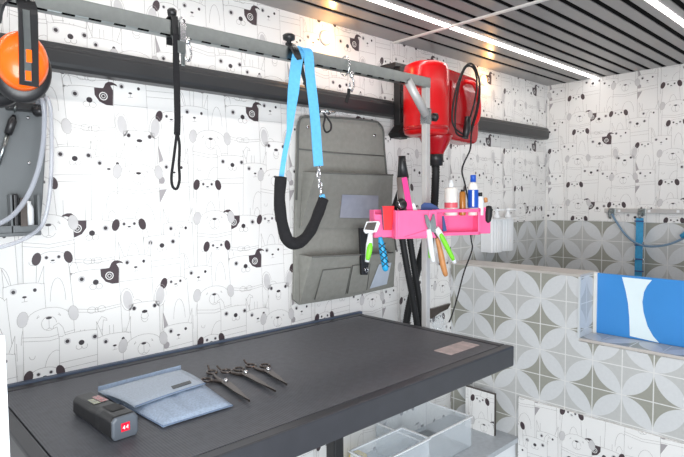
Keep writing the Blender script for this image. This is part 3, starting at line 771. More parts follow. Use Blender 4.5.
# looped power cord
b = MB(); yc = 1.108
px1 = [(468,138),(457,134),(455,122),(456,105),(459,85),(464,70),(470,64),(475,67),(479,80),(479,95),(476,112),(471,128),(467,137)]
px2 = [(466,136),(455,128),(452,115),(456,90),(462,72),(468,66),(474,69),(477,82),(475,100),(470,118)]
px3 = [(460,80),(464,68),(471,63.5),(477,72),(480,88),(478,108),(472,130),(471,139)]
for i, pxs in enumerate((px1,px2,px3)): b.tube(smoothpath([at(*q,Y=yc-.006*i) for q in pxs],4),.0032,'rubber',seg=8)
b.tube(smoothpath([at(x_,y_,Y=yc+.02*k) for k,(x_,y_) in enumerate([(471,139),(470,150),(464,163),(462,172),(465,184),(468,200)])],5)+smoothpath([at(468,205,Y=yc+.11),at(471,238,Y=yc+.125),at(472,250,Y=yc+.13),at(464,272,Y=yc+.14),at(458,295,Y=yc+.15),at(452,315,Y=yc+.16),at(449,322,Y=yc+.16)],5),.0030,'rubber',seg=8)
b.build('power_cord','rubber',t)
b = MB(); b.tube([at(468,117,Y=yc-.012),at(467,128,Y=yc-.012),at(465,138,Y=yc-.012)],[.011,.013,.010],seg=10); b.build('cord_switch','black',t)
b = MB(); q = at(459,113,Y=1.158); b.tube(smoothpath([q+V(-.012,0,0),q+V(0,0,-.006),q+V(.014,0,.008)],4),.0016,seg=6); b.build('badge','silver',t)

# ribbed black hoses hanging behind the tray
def ribbed(pts, r, step=.008):
    sp = smoothpath(pts, 10); out = []; rr = []
    L = 0; dense = []
    for a, c in zip(sp, sp[1:]):
        k = max(1, int((c-a).length/.004))
        for i in range(k): dense.append(a.lerp(c, i/k))
    dense.append(sp[-1])
    return dense, [r*(1.0 if i % 2 else .90) for i in range(len(dense))]
def hose(pts, r, label):
    p, rr = ribbed(pts, r); o = MB().tube(p, rr, 'rubber', seg=14).build('dryer_hose'); return tag(o, label, 'hose')
hose([V(CX,CY,1.385),V(CX,CY,1.34),at(433,215,Y=1.235),at(424,245,Y=1.27),at(414,285,Y=1.345),at(407,318,Y=1.365),V(at(405,335,Y=1.37).x,1.385,.62)],.0150,'ribbed black hose coming down from the cone of the red dryer')
Yv = 1.285
hose([at(401,222,Y=Yv),at(402.5,240,Y=Yv),at(407.5,270,Y=Yv),at(413,300,Y=Yv),at(417,325,Y=Yv),at(420,352,Y=Yv+.02)],.0125,'left of two thin black tubes leaning side by side behind the pink tray')
hose([at(408.5,222,Y=Yv),at(410,240,Y=Yv),at(414.5,270,Y=Yv),at(419.2,300,Y=Yv),at(422.5,325,Y=Yv),at(425,352,Y=Yv+.02)],.0125,'right of two thin black tubes leaning side by side behind the pink tray')
for o in list(C.objects):
    if o.name.startswith('dryer_hose'): pass

# ================================================================== PINK TRAY
ang = math.radians(-27); U_ = V(math.cos(ang),math.sin(ang),0); N_ = V(math.sin(ang),-math.cos(ang),0)   # long axis, facing out
TC = V(1.392,1.030,0)
def T(u, n, z): return TC + U_*u + N_*n + V(0,0,z)
def tpx(x, y, n):
    """measure a photo point on the tray's upright plane n -> (u, z)"""
    d = _r*((x-342)/F_PX)+_u*(-(y-228.5)/F_PX)+_fw
    p0 = TC+N_*n-V(0,0,H); tt = (p0.x*N_.x+p0.y*N_.y)/(d.x*N_.x+d.y*N_.y); q = d*tt+V(0,0,H)
    return (q-TC).dot(U_), q.z
UL = tpx(373,225,.05)[0]; UM0 = tpx(394,225,.075)[0]; UM1 = tpx(436,225,.075)[0]; UB1 = tpx(480,225,.06)[0]; UR = tpx(487,225,.0)[0]
ZT = tpx(460,209,.05)[1]; ZB = tpx(460,235,.05)[1]
t = thing('tool_tray','bright pink plastic tool tray clamped on the silver upright','tray',T(0,0,ZB))
th = .003
def tbox(b, u0, u1, n0, n1, z0, z1, mt=None):
    R_ = Matrix((U_, N_, V(0,0,1))).transposed()
    b.box((u0,n0,z0),(u1,n1,z1),mt,rot=R_,org=TC)
b = MB()
tbox(b,UL,UR,.018,.021,ZB,ZT+.001)               # back
tbox(b,UL,UB1,.018,.06,ZB,ZB+th)                 # floor
tbox(b,UL,UL+th,.018,.06,ZB,ZT)                  # left end
tbox(b,UL,UM0,.057,.060,ZB,ZT-.012)              # left bin front
tbox(b,UM0,UM0+th,.018,.085,ZB-.003,ZT); tbox(b,UM1-th,UM1,.018,.085,ZB-.003,ZT)
tbox(b,UM0,UM1,.082,.085,ZB-.003,ZT-.001); tbox(b,UM0,UM1,.018,.085,ZB-.004,ZB)
b.build('bins','pink',t,bevel=.0012)
b = MB()   # open-fronted right bin
tbox(b,UM1,UB1,.060,.063,ZT-.010,ZT); tbox(b,UM1,UB1,.060,.063,ZB,ZB+.010); tbox(b,UM1,UM1+.010,.060,.063,ZB,ZT); tbox(b,UB1-.008,UB1,.060,.063,ZB,ZT); tbox(b,UB1-th,UB1,.018,.06,ZB,ZT)
b.build('open_bin','pink',t,bevel=.0012)
b = MB(); tbox(b,UB1,UR,.006,.018,ZB+.006,ZT+.004); tbox(b,UB1,UB1+.012,.018,.045,ZB+.012,ZT+.002); b.build('end_bracket','pink',t,bevel=.002)
b = MB(); um = tpx(398,225,.086)[0]
tbox(b,um,um+.012,.0855,.0885,ZB,ZT-.002); tbox(b,UM1-.030,UM1-.018,.0855,.0885,ZB,ZT-.002)
pq = [T(um+.018,.0855,ZB+.002),T(UM1-.032,.0855,ZB+.002),T(UM1-.032,.0855,ZB+.022)]
b.prism(pq,N_*.004,'pink'); b.build('front_ribs','pink',t,bevel=.001)
b = MB(); tbox(b,-.02,.03,-.008,.018,ZB+.015,ZT-.01); tbox(b,-.035,.045,-.012,-.0,ZB+.02,ZT-.02); b.build('pole_clamp','pink',t)

def tp(x, y, n):
    u, z = tpx(x, y, n); return T(u, n, z)
def flat(name, pts, n0, thick, mt, parent=None, bevel=.001):
    b = MB(); b.prism([tp(x,y,n0) for x,y in pts], N_*thick, mt); return b.build(name, mt, parent, bevel=bevel)
# things in / on the tray
o = flat('comb',[(382,206),(394,206),(391.5,230),(383.5,230)],.066,.004,'combred'); tag(o,'red comb standing upright in left bin of the pink tray','comb')
b = MB(); 
o = flat('comb',[(380.8,207),(382.6,206),(385,230),(383.2,230)],.0655,.004,'dkpurple'); tag(o,'thin dark purple comb beside the red comb in the pink tray','comb')
# wand
t = thing('wand_tool','tall wand tool with tapered black tip and pink stripe standing in pink tray','grooming tool',tp(408,215,.05))
b = MB(); b.tube([tp(402,156,.05),tp(402.2,163,.05),tp(403,178,.05)],[.0105,.0120,.0180],'black',seg=14); b.build('tip','black',t)
b = MB(); b.tube([tp(402.5,177,.05),tp(404,195,.05),tp(405.5,216,.05)],[.0178,.019,.019],'wandgrey',seg=14); b.build('body','wandgrey',t)
b = MB(); b.prism([tp(401.5,178,.070),tp(406.5,177,.070),tp(413,211,.070),tp(407,212,.070)],N_*.002,'pinkhot'); b.build('stripe','pinkhot',t,label='hot pink stripe')
# black rounded brush head
t = thing('round_brush','black rounded brush head poking up in middle of pink tray','brush',tp(401,210,.066))
b = MB(); b.lathe([(0,0),(.012,.001),(.0165,.005),(.0175,.010),(.014,.015),(0,.016)],tp(400.5,205,.062),N_+V(-.1,0,.3),mt='black'); 
b.build('head','black',t)
b = MB(); b.tube([tp(398,201,.083),tp(401,209,.083)],.0014,'silver',seg=6); b.build('glint_wire','silver',t)
t2 = None
b = MB(); b.prism([tp(397,190,.03),tp(391,207,.03),tp(397,212,.03)],N_*.004,'black'); o = b.build('slicker_brush','black',bevel=.001); tag(o,'dark pointed brush back behind the red comb in pink tray','brush')
o = flat('spatula',[(409.5,204),(414,203),(419,214),(413,214)],.06,.003,'white'); tag(o,'small white spatula sticking up in the pink tray by the upright','spatula')
b = MB(); b.prism([tp(420,213,.05)]+[tp(x_,y_,.05) for x_,y_ in ((421,205),(424,202.5),(430,203),(436,206),(441,211),(442,213))],N_*.004,'navy'); o = b.build('comb','navy',bevel=.0008); tag(o,'navy blue curved comb lying across top of the pink tray','comb')
# bottles standing behind in the tray
def bottle(name, label, x, ybase, n, prof, mt, extra=None):
    p = tp(x, ybase, n); t = thing(name, label, 'bottle', p)
    b = MB(); b.lathe(prof, p, mt=mt, seg=20); b.build('body', mt, t); return t, p
zf = .0
t, p = bottle('lotion_bottle','white bottle with red and pink label, leftmost in the pink tray',451,209,.034,[(.018,-.02),(.020,-.018),(.020,.062),(.015,.066),(0,.066)],'cream')
b = MB(); b.lathe([(.0203,.004),(.0205,.006),(.0205,.018),(.0203,.020)],p,mt='redlabel',seg=20); b.build('label','redlabel',t,label='red pink label band')
b = MB(); b.lathe([(.008,.066),(.008,.078),(.006,.080),(.004,.090),(0,.090)],p,mt='white',seg=14); b.build('cap','white',t)
t, p = bottle('amber_bottle','small amber brown bottle between white bottle and blue capped bottle in pink tray',462.5,209,.034,[(.0095,-.02),(.010,-.018),(.010,.048),(.008,.054),(0,.054)],'amber')
b = MB(); b.lathe([(.006,.054),(.006,.060),(0,.060)],p,mt='black',seg=14); b.build('cap','black',t)
t, p = bottle('shampoo_bottle','white bottle with royal blue cap and blue label in the pink tray',473,209,.034,[(.014,-.02),(.016,-.018),(.016,.066),(.013,.078),(.008,.084),(0,.084)],'cream')
b = MB(); b.lathe([(.0088,.084),(.0088,.104),(.0080,.106),(0,.106)],p,mt='royal',seg=18); b.build('cap','royal',t)
b = MB(); b.lathe([(.0163,.004),(.0165,.006),(.0165,.058),(.0163,.060)],p,mt='royal',seg=18); 
# label covers the front right half only
k = b.build('label','royal',t,label='royal blue label')
b = MB(); q = p-N_*0
R_ = Matrix((U_, N_, V(0,0,1))).transposed()
b.box((-.012,.0155,.008),(-.006,.0172,.058),'marks',rot=R_,org=p); b.build('label_stripe','marks',t)
t, p = bottle('spray_bottle','small pale bottle with black cap, rightmost in the pink tray',480,209,.034,[(.010,-.02),(.011,-.018),(.011,.032),(.008,.040),(0,.040)],'white')
b = MB(); b.lathe([(.007,.040),(.007,.052),(0,.052)],p,mt='black',seg=14); b.build('cap','black',t)
t = thing('bristle_brush','black bristle brush with pale wooden tip hanging at right end of pink tray','brush',tp(489,225,.05))
b = MB(); b.lathe([(.002,-.032),(.009,-.026),(.012,-.006),(.012,.012),(.008,.022),(0,.024)],tp(488.5,213,.02),(0.1,0,1),mt='rubber',seg=14,smooth=False); b.build('bristles','rubber',t)
b = MB(); b.lathe([(.006,.0),(.006,.012),(.003,.015),(0,.015)],tp(486,202,.02),(-.3,0,1),mt='wood',seg=12); b.build('tip','wood',t)

# tools hooked over the front
def tool(name, label, cat, px): return thing(name, label, cat, tp(*px, .09))
t = tool('slicker_brush','white and lime green slicker brush with silver pad hooked at left end of tray','brush',(370,245))
b = MB(); b.prism([tp(x_,y_,.072) for x_,y_ in ((363,231),(366,221.5),(378,221),(379.5,223),(376,232),(365,233.5))],N_*.008,'white'); b.build('head','white',t,bevel=.002)
b = MB(); b.prism([tp(x_,y_,.0805) for x_,y_ in ((364.5,229.5),(367.5,222.7),(376.5,222.2),(374,230.5))],N_*.002,'bronze'); b.build('bristle_pad','bronze',t)
b = MB(); b.tube([tp(370.5,232,.075),tp(369.5,245,.075),tp(367,262,.075)],[.006,.0105,.0065],'white',seg=12); b.build('handle','white',t)
b = MB(); b.tube(smoothpath([tp(370.5,243,.082),tp(369.5,250,.083),tp(367.5,260,.082)],4),[.005,.006,.0075,.0085,.0085,.0085,.0075,.0065,.005],'green',seg=12); b.build('grip','green',t,label='lime green grip')
t = tool('rake_comb','turquoise and black grip comb hanging below left bin of tray','comb',(385,255))
b = MB(); b.tube(smoothpath([tp(380,237,.062),tp(381.5,245,.062),tp(384,258,.062),tp(385,266,.062),tp(386,271,.062)],3),[.006]*2+[.008,.009,.010,.0105,.0105,.0105,.010,.010,.0095,.008,.005],'turq',seg=14); b.build('grip','turq',t)
b = MB()
for i, (ya, yb2) in enumerate(((243,249),(249,255),(255,261),(261,267))):
    xo = 381.5+(ya-243)*.18
    b.tube([tp(xo-3,ya,.0725),tp(xo+4.5,yb2,.0725)],.0012,'rubber',seg=6); b.tube([tp(xo+4,ya,.0725),tp(xo-2.5,yb2,.0725)],.0012,'rubber',seg=6)
b.build('grip_pattern','rubber',t)
t = tool('nail_clippers','nail clippers with white and lime green handles hanging on front of tray','clippers',(440,245))
b = MB()
b.prism([tp(x_,y_,.090) for x_,y_ in ((424,215),(426.5,214.5),(430,222),(433,228),(437,230),(434,233),(428,230),(425.5,223))],N_*.004,'steel'); b.prism([tp(x_,y_,.0945) for x_,y_ in ((432.5,214.5),(434,214),(435.5,223),(436,231),(431,230),(430,223))],N_*.003,'steel'); b.build('jaws','steel',t)
b = MB(); b.tube(smoothpath([tp(436,228,.092),tp(441,236,.092),tp(448,250,.092),tp(455,263,.092)],4),[.0085,.009,.0095,.0095,.0092,.009,.0088,.0085,.0082,.008,.0075,.007,.0055],'white',seg=12); b.build('handle','white',t)
b = MB(); b.tube(smoothpath([tp(440,233.5,.097),tp(446,245,.0975),tp(453.5,260,.097)],4),[.005,.0065,.0075,.0075,.0075,.0075,.007,.0065,.005],'green',seg=12); b.build('grip','green',t,label='lime green grip')
b = MB(); b.tube(smoothpath([tp(428.5,229,.088),tp(430,240,.088),tp(431.5,252,.088),tp(433.5,262,.088)],4),[.0075,.008,.0085,.009,.009,.009,.0088,.0085,.008,.0075,.007,.0065,.005],'white',seg=12); b.build('handle','white',t)
b = MB(); b.tube([tp(428.5,238,.083),tp(429.5,258,.083)],[.004,.003],'green',seg=8); b.build('grip','green',t)
t = tool('wooden_brush','orange wooden handled brush hanging down in front of the silver upright','brush',(442,260))
b = MB(); b.tube(smoothpath([tp(436.5,236,.078),tp(440,250,.078),tp(443,265,.078),tp(446,276,.078)],4),[.006,.0065,.007,.0075,.008,.0085,.009,.009,.009,.0085,.008,.0075,.005],'wood',seg=12); b.build('handle','wood',t)
b = MB(); b.tube([tp(436.5,238,.080),tp(431,224,.086)],[.005,.004],'steel',seg=10); b.build('ferrule','steel',t)
t = tool('thinning_comb','dark blue metal toothed comb hanging at front of pink tray','comb',(444,225))
b = MB(); b.prism([tp(x_,y_,.070) for x_,y_ in ((442,216),(443.5,216),(446.5,231),(442.5,231.5))],N_*.003,'navy'); b.build('blade','navy',t)
b = MB()
for k in range(7):
    b.tube([tp(443.6+k*.35,219+k*2,.071),tp(448.5,217.5+k*2,.071)],.0007,'pinkhot',seg=5)
b.build('teeth','pinkhot',t)

# ================================================================== SMALL THINGS ON THE TABLE
# blade / clipper battery box
t = thing('clipper_pack','black and smoked battery pack with red lit badge lying on the table','battery pack',(.351,1.04,TT))
O_ = V(.350,1.180,TT); far = V(.324,1.195,TT)
ax = V(.012,-.183,0).normalized(); sd = V(-ax.y,ax.x,0)   # along length towards viewer; sd = to the right as seen
if sd.x < 0: sd = -sd
cx = V(.351,1.040,TT); Ln = .265; KS = .69
def K(a, s_, z): return cx+ax*a*KS+sd*s_*KS+V(0,0,z*KS)
def ksec(prof, a): return [K(a, s_, z) for s_, z in prof]
def loft(b, secs, mt, smooth=True):
    n = len(secs[0]); vs = [p for s_ in secs for p in s_]
    fs = [(i*n+j, i*n+(j+1) % n, (i+1)*n+(j+1) % n, (i+1)*n+j) for i in range(len(secs)-1) for j in range(n)]
    fs.append(tuple(range(n))[::-1]); fs.append(tuple(range((len(secs)-1)*n, len(secs)*n)))
    b.faces(vs, fs, mt, smooth)
def kp(w, h, c=.010): return [(-w+c*.5,0.0005),(w-c*.5,.0005),(w,c),(w-.001,h-c),(w-c,h),(-w+c,h),(-w+.001,h-c),(-w,c)]
b = MB(); loft(b,[ksec(kp(.029,.044,.008),-Ln/2),ksec(kp(.033,.052,.010),-Ln/2+.01),ksec(kp(.034,.054,.012),-.02),ksec(kp(.034,.056),.03),ksec(kp(.036,.060),.06),ksec(kp(.036,.060),Ln/2-.004)],'black',False); b.build('body','black',t,bevel=.003)
b = MB(); loft(b,[ksec(kp(.035,.059),Ln/2-.004),ksec(kp(.035,.059),Ln/2),ksec(kp(.031,.055),Ln/2+.004)],'capgrey',False); b.build('end_cap','capgrey',t,bevel=.002)
fe = Ln/2+.0045
b = MB(); b.poly([K(fe,-.0125,.019),K(fe,.0105,.019),K(fe,.0105,.041),K(fe,-.0125,.041)],'ledred'); bd = b.build('badge','ledred',t,recalc=False,label='glowing red square badge')
b = MB(); fe2 = fe+.0004
for k in range(2):   # the two white figure shapes on the badge
    s0 = -.0085+k*.0085
    b.poly([K(fe2,s0,.0285),K(fe2,s0+.0045,.0345),K(fe2,s0+.006,.0345),K(fe2,s0+.006,.0245),K(fe2,s0+.0042,.0245),K(fe2,s0+.0042,.0278),K(fe2,s0,.0270)],'marks')
b.build('badge_mark','marks',bd,recalc=False)
b = MB(); b.poly([K(.035,-.018,.0605),K(.035,.020,.0605),K(.09,.022,.0612),K(.09,-.014,.0612)],'rubber'); b.build('button','rubber',t,recalc=False)
b = MB(); b.poly([K(-.075,.000,.0540),K(-.075,.020,.0540),K(-.012,.022,.0560),K(-.012,.001,.0560)],'leddim'); b.build('red_window','leddim',t,recalc=False,label='dark red translucent window')
b = MB(); b.poly([K(-.06,-.018,.0543),K(-.06,-.002,.0543),K(-.008,-.001,.0560),K(-.008,-.020,.0560)],'olive'); b.build('olive_window','olive',t,recalc=False)

# denim pouch
t = thing('denim_pouch','pale blue denim scissor pouch with a folded flap lying on the table','pouch',(.50,1.08,TT))
def zt_(p, z): return V(p.x,p.y,TT+z)
q = lambda x,y,z=0: at(x,y,Z=TT+z)
def slab(pts_low, h, mt, name, parent, bev=.002, top=None):
    b = MB(); n = len(pts_low)
    b.prism(pts_low,(0,0,h),mt); return b.build(name, mt, parent, bevel=bev)
body = [q(118,404,.001),q(160,427,.001),q(170,427.5,.001),q(186,426,.001),q(229,410,.001),q(232.5,407,.001),q(231,404,.001),q(204,384,.001)]
b = MB(); n = 14; m_ = 10; vs = []
A, B_, Cc, D_ = q(120,404.5,0),q(163,428,0),q(233,406.5,0),q(196,380,0)     # left-back, front, right, back
for i in range(n+1):
    for j in range(m_+1):
        s_, u_ = i/n, j/m_
        p = A.lerp(D_, s_).lerp(B_.lerp(Cc, s_), u_)
        edge = min(1, 6*min(s_,1-s_))*min(1, 6*min(u_+.2,1-u_))
        z = .003+edge*(.006+.004*abs(math.sin(s_*PI*4)))
        vs.append(V(p.x,p.y,TT+z))
fs = [(i*(m_+1)+j,(i+1)*(m_+1)+j,(i+1)*(m_+1)+j+1,i*(m_+1)+j+1) for i in range(n) for j in range(m_)]
b.faces(vs,fs,'denim',True); 
o = b.build('body','denim',t); so = o.modifiers.new('thick','SOLIDIFY'); so.thickness = .0022; so.offset = -1
b = MB(); b.tube([vs[i*(m_+1)+m_] for i in range(n+1)]+[],.0013,'stitch',seg=6); b.tube([vs[j] for j in range(m_+1)],.0013,'stitch',seg=6); b.build('edge_stitching','stitch',t)
b = MB(); n, m_ = 12, 8; vs = []
A, B_, Cc, D_ = q(98,391.5,.012),q(135,406,.018),q(205.5,382.5,.018),q(181,369.5,.012)
for i in range(n+1):
    for j in range(m_+1):
        s_, u_ = i/n, j/m_; p = A.lerp(D_, s_).lerp(B_.lerp(Cc, s_), u_)
        vs.append(V(p.x,p.y,TT+.012+.006*math.sin(u_*PI*.75)+.002*math.sin(s_*PI)))
fs = [(i*(m_+1)+j,(i+1)*(m_+1)+j,(i+1)*(m_+1)+j+1,i*(m_+1)+j+1) for i in range(n) for j in range(m_)]
b.faces(vs,fs,'denim2',True); o = b.build('flap','denim2',t); so = o.modifiers.new('thick','SOLIDIFY'); so.thickness = .002; so.offset = -1
b = MB(); b.tube([vs[i*(m_+1)+m_]+V(0,0,.0004) for i in range(n+1)],.0013,'stitch',seg=6); b.build('flap_edge','stitch',o)
b = MB(); tg = [q(171,386.5,.0197),q(173,389.2,.0197),q(191.5,383,.0197),q(190,380.6,.0197)]
b.prism([V(p.x,p.y,TT+.0192) for p in tg],(0,0,.0012),'grylabel'); b.build('tag','grylabel',o,label='dark grey leather tag')
# underlay so the flap is closed to the table
b = MB(); hinge = [q(98,391.5,.001),q(181,369.5,.001)]
b.poly([V(hinge[0].x,hinge[0].y,TT+.0005),V(hinge[1].x,hinge[1].y,TT+.0005),V(hinge[1].x,hinge[1].y,TT+.012),V(hinge[0].x,hinge[0].y,TT+.012)],'denim'); 
b.poly([q(98,391.5,.0006),q(118,404,.0006),q(200,381,.0006),q(181,369.5,.0006)],'denim'); b.build('hinge_fold','denim',t,recalc=False)

# scissors
def scissors(label, tip, piv, ha, hb_, mt='bronze', wide=.017, thin=False):
    z = TT+.004
    T_, P_, A_, B2 = (at(*w,Z=z) for w in (tip,piv,ha,hb_))
    t = thing('scissors', label, 'scissors', V(P_.x,P_.y,TT), 'grooming scissors')
    d = (T_-P_).normalized(); s_ = V(-d.y,d.x,0)
    # two blades
    for sg, dz in ((1,0),(-1,.0028)):
        b = MB(); o0 = V(0,0,dz)
        b.prism([P_-d*.012+s_*.005*sg+o0,P_+s_*wide*.62*sg+o0,P_+d*(T_-P_).length*.5+s_*wide*.5*sg+o0,T_+s_*.0012*sg+o0,T_-s_*.001*sg+o0,P_-s_*.004*sg+o0],(0,0,.0024),mt)
        b.build('blade',mt,t)
    # handles: shanks and finger rings
    for (R0, sg) in ((A_,1),(B2,-1)):
        b = MB(); rr = .0115; sh = (R0-P_); dd = sh.normalized(); nn = V(-dd.y,dd.x,0)
        b.tube(smoothpath([P_+V(0,0,.002),P_+sh*.3+nn*.004*sg,P_+sh*.65+nn*.003*sg,R0-dd*rr],4),[.005]*4+[.0042]*4+[.0036]*5,mt,seg=8)
        ring = [R0+dd*(rr*1.15*math.cos(a))+nn*(rr*math.sin(a)) for a in [2*PI*k/16 for k in range(16)]]
        b.tube([p+V(0,0,.001) for p in ring],.0030,mt,seg=8,closed=True)
        b.build('handle',mt,t)
    b = MB(); R0 = A_; dd = (R0-P_).normalized(); b.tube(smoothpath([R0+dd*.012,R0+dd*.022+V(0,0,.004),R0+dd*.030+V(0,0,.010)],3),.0024,mt,seg=6); b.build('finger_rest',mt,t)
    b = MB(); b.lathe([(.0052,.0),(.0052,.006),(.003,.0085),(0,.009)],P_+V(0,0,.003),mt='silver',seg=16); b.build('pivot_screw','silver',t)
    return t
scissors('dark steel scissors nearest the denim pouch',(249.5,402),(226,383.5),(212,372.5),(206.5,380.5))
scissors('dark steel scissors in the middle of the three on the table',(275.5,392),(246,375),(226.5,371.5),(239,369.5))
scissors('dark steel scissors furthest right of the three on the table',(287,385.5),(268.5,372),(251,366),(265,366))

# ================================================================== BEHIND / UNDER THE TABLE
wt = thing('under_cabinet','low white cabinet with grey worktop under and beside the table','cabinet',(1.45,1.24,0))
MB().box((1.10,1.073,.285),(XH-.002,WY-.002,.305)).build('worktop','worktop',wt,bevel=.002)
b = MB(); b.box((1.12,1.083,0),(XH-.012,WY-.004,.285)); b.build('carcass','cabinet',wt)
ZW = .305
# leaning wallpapered board
bx = 1.915
t = thing('pattern_board','small dog patterned board with dark edge leaning on the tiles on worktop','board',(bx,1.2,ZW))
yA, yB_ = at(467,427,X=bx).y, at(495.5,435,X=bx).y
zTop = at(468,386,X=bx).z; 
b = MB(); wallpaper(b,(bx-.0105,0,0),(0,-1,0),(0,0,1),(-1,0,0),(-yA,-yB_,ZW,zTop),.205,.03); b.build('printed_face',parent=t,recalc=False)
b = MB(); b.box((bx-.010,yB_-.002,ZW),(bx,yA,zTop+.003),'bronze'); b.build('core_board','rubber',t)
# acrylic bins
def bin_(x0,x1,y0,y1,h,label):
    t = thing('acrylic_bin',label,'storage bin',((x0+x1)/2,(y0+y1)/2,ZW),'clear bins under the table')
    b = MB(); th_=.003
    b.box((x0,y0,ZW),(x1,y0+th_,ZW+h)); b.box((x0,y1-th_,ZW),(x1,y1,ZW+h)); b.box((x0,y0+th_,ZW),(x0+th_,y1-th_,ZW+h)); b.box((x1-th_,y0+th_,ZW),(x1,y1-th_,ZW+h)); b.box((x0+th_,y0+th_,ZW),(x1-th_,y1-th_,ZW+th_)); b.build('shell','acrylic',t)
    b = MB(); b.box((x0-.004,y0-.004,ZW+h-.004),(x1+.004,y0+.002,ZW+h)); b.box((x0-.004,y1-.002,ZW+h-.004),(x1+.004,y1+.004,ZW+h)); b.box((x0-.004,y0,ZW+h-.004),(x0+.002,y1,ZW+h)); b.box((x1-.002,y0,ZW+h-.004),(x1+.004,y1,ZW+h)); b.build('rim','white',t)
bin_(1.165,1.42,1.10,1.22,.16,'clear plastic bin under table, nearer the black lift column')
bin_(1.455,1.76,1.16,1.38,.12,'clear plastic bin on worktop next to the dog patterned board')
o = MB().box((1.315,1.335,ZW+.0),(1.365,1.385,ZW+.045),'yellow').build('sponge',bevel=.008); tag(o,'yellow block on worktop behind clear bin under the table','sponge')

# bits at the back right corner of the table
t = thing('crumpled_bag','crumpled clear plastic bag lying at back right corner behind the table','bag',at(438,324,Y=1.395))
b = MB(); random.seed(3); 
cen = at(438,324,Y=1.395); vs=[]; nu, nv = 9, 7
for i in range(nu):
    for j in range(nv):
        vs.append(cen+V((i-4)*.012,random.uniform(-.015,.012),(j-3)*.011+random.uniform(-.006,.006)))
fs=[(i*nv+j,(i+1)*nv+j,(i+1)*nv+j+1,i*nv+j+1) for i in range(nu-1) for j in range(nv-1)]
b.faces(vs,fs,'acrylic'); b.build('film','acrylic',t,recalc=False)
b = MB(); b.prism([at(432,309,Y=1.395),at(451,303.5,Y=1.395),at(448,309,Y=1.395),at(440,313,Y=1.395),at(432,319,Y=1.395)],(0,.016,0),'bronze'); o=b.build('bracket_plate',bevel=.001); tag(o,'small dark metal bracket plate on wall at foot of the silver upright','bracket')

# double soap dispenser
dx0, dx1 = at(490,230,Y=1.36).x, at(510.5,230,Y=1.37).x
z1d, z0d = at(500,219,Y=1.345).z, at(500,252,Y=1.345).z
t = thing('soap_dispenser','white ribbed double soap dispenser mounted above the tiled tub wall','dispenser',((dx0+dx1)/2,1.37,z0d))
b = MB(); w = (dx1-dx0)/2
for k in range(2):
    x0 = dx0+k*w; pf = []
    nr = 7
    for i in range(nr*2+1):
        uu = i/(nr*2); pf.append((x0+.002+(w-.004)*uu, 1.355-.016*math.sin(PI*uu)-(.003 if i % 2 else 0)))
    pf += [(x0+w-.002,WY-.001),(x0+.002,WY-.001)]
    b.prism([(a,c) for a,c in pf],(0,0,z1d-z0d),'white',frame=((0,0,z0d),(1,0,0),(0,1,0)))
b.build('reservoirs','white',t,bevel=.001)
b = MB(); b.box((dx0-.002,1.325,z1d-.002),(dx1+.002,WY-.001,z1d+.003),'white'); b.build('lid','white',t,bevel=.001)
for k in range(2):
    b = MB(); x = dx0+w*(k+.5); b.lathe([(.016,0),(.014,.012),(.009,.018),(.008,.034),(.012,.036),(.011,.044),(0,.046)],(x,1.355,z1d+.003),mt='white',seg=18); b.box((x-.006,1.315,z1d+.040),(x+.006,1.355,z1d+.047),'white'); b.build('pump','white',t)

# end wall rail with two hooks
yR0, yR1 = at(604,209,X=XE-.02).y, at(680,211,X=XE-.02).y
zr = at(640,211,X=XE-.02).z
t = thing('hook_rail','grey metal rail with two hooks on end wall above the grey tiles','rail',(XE,(yR0+yR1)/2,zr))
MB().box((XE-.018,yR1-.03,zr-.011),(XE-.004,yR0,zr+.011)).build('rail','pole',t,bevel=.002)
for px in (611,641):
    yy = at(px,212,X=XE-.03).y
    b = MB(); b.box((XE-.024,yy-.017,zr-.022),(XE-.017,yy+.017,zr+.012)); b.tube(smoothpath([(XE-.024,yy,zr-.002),(XE-.045,yy,zr-.015),(XE-.045,yy,zr-.032),(XE-.034,yy,zr-.036)],4),.0055,seg=8); b.build('hook','steel',t,bevel=.001)
for px in (619,649,678):
    yy = at(px,209,X=XE-.02).y; b = MB(); b.box((XE-.0195,yy-.006,zr-.006),(XE-.017,yy+.006,zr+.006)); b.build('clip_cover','white',t)
t = thing('tub_strap','bright blue restraint strap with rings hanging from right hook of rail','strap',at(639,275,X=XE-.04))
xs = XE-.046
b = MB(); pts = [at(639.8,218,X=xs),at(639.5,235,X=xs),at(638.8,255,X=xs),at(638.2,275,X=xs),at(638,290,X=xs)]
b.strap(pts,.036*.9,.004,(0,1,0),'bluestrap'); b.build('webbing','bluestrap',t)
for py in (221,245,259,271):
    b = MB(); c = at(639.2,py,X=xs-.005); b.box((c.x-.003,c.y-.020,c.z-.004),(c.x+.002,c.y+.020,c.z+.002),'navy'); b.build('keeper','navy',t)
for py in (243,259):
    c = at(639.2,py,X=xs-.006)
    for sg in (-1,1):
        b = MB(); b.lathe([(0,0),(.005,.001),(.005,.005),(0,.006)],c+V(0,sg*.020,0),(-1,0,0),mt='silver',seg=10); b.build('rivet','silver',t)
c = at(639.8,216,X=xs); c.z = zr-.042; b = MB(); b.tube([c+V(0,.010*math.cos(a),.010*math.sin(a)) for a in [2*PI*k/14 for k in range(14)]],.002,'silver',seg=6,closed=True); b.build('ring','silver',t)
cord = smoothpath([at(612,214,X=XE-.05),at(616,221,X=XE-.055),at(625,234,X=XE-.06),at(636,243,X=XE-.06),at(650,246.5,X=XE-.06),at(668,244.5,X=XE-.06),at(684,238,X=XE-.05),at(700,230,X=XE-.05)],5)
o = MB().tube(cord,.0052,'hosegrey',seg=8).build('shower_hose'); tag(o,'thin grey blue hose sagging from left hook across the blue strap','hose')
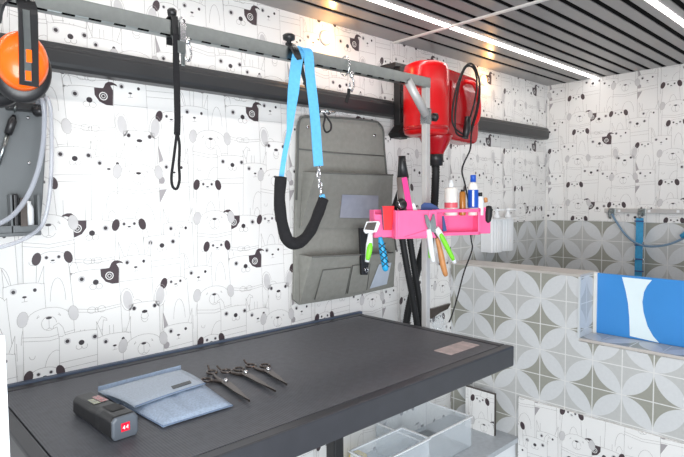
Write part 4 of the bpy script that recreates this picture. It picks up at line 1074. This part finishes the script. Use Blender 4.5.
p = at(684,235,X=XE-.055); b = MB(); b.tube([p+V(0,.012,-.008),p+V(0,-.02,.012),p+V(0,-.05,.03)],[.010,.016,.014],'bluestrap',seg=12); o = b.build('hose_handle'); tag(o,'blue handle on the hose at right edge of end wall','handle')

# warm wall lights
def puck(px, label):
    c = at(*px, Y=WY-.004); t = thing('wall_light', label, 'light', (c.x,WY,c.z-.02), )
    b = MB(); b.lathe([(.024,-.003),(.024,.004),(.0225,.006)],c,(0,-1,0),mt='whitetrim',seg=24); b.build('rim','whitetrim',t)
    b = MB(); b.lathe([(.023,.005),(.020,.010),(.010,.014),(0,.015)],c,(0,-1,0),mt='warm',seg=24); b.build('lens','warm',t)
    l = bpy.data.lights.new('warm_lamp','POINT'); l.energy = .55; l.color = (1,.52,.18); l.shadow_soft_size = .012
    lo = bpy.data.objects.new('warm_lamp',l); C.objects.link(lo); lo.location = (c.x,WY-.045,c.z)
puck((325,38),'small glowing warm wall light above the bar, right of the blue noose')
puck((482.5,80),'small glowing warm wall light partly behind the red dryer')

# ================================================================== LIGHT
w = bpy.data.worlds.new('world'); sc.world = w; w.use_nodes = True
bg = w.node_tree.nodes['Background']; bg.inputs[0].default_value = (.86,.93,1,1); bg.inputs[1].default_value = .5
def area(loc, target, sx, sy, energy, color):
    l = bpy.data.lights.new('area','AREA'); l.shape = 'RECTANGLE'; l.size = sx; l.size_y = sy; l.energy = energy; l.color = color
    o = bpy.data.objects.new('area_light',l); C.objects.link(o); o.location = loc
    o.rotation_euler = (Vector(target)-Vector(loc)).to_track_quat('-Z','Y').to_euler(); return o
area((-.25,-.40,1.0),(.60,1.4,.90),1.0,1.0,45,(.94,.975,1))
area((.9,-1.0,.55),(1.97,.8,.6),1.0,.8,9,(.84,.93,1))
for y in led_y:
    l = area((1.2,y,CZ-.012),(1.2,y,0),3.0,.02,3.4,(1,.93,.88))
sc.view_settings.view_transform = 'Standard'; sc.view_settings.look = 'None'; sc.view_settings.exposure = 0; sc.view_settings.gamma = 1
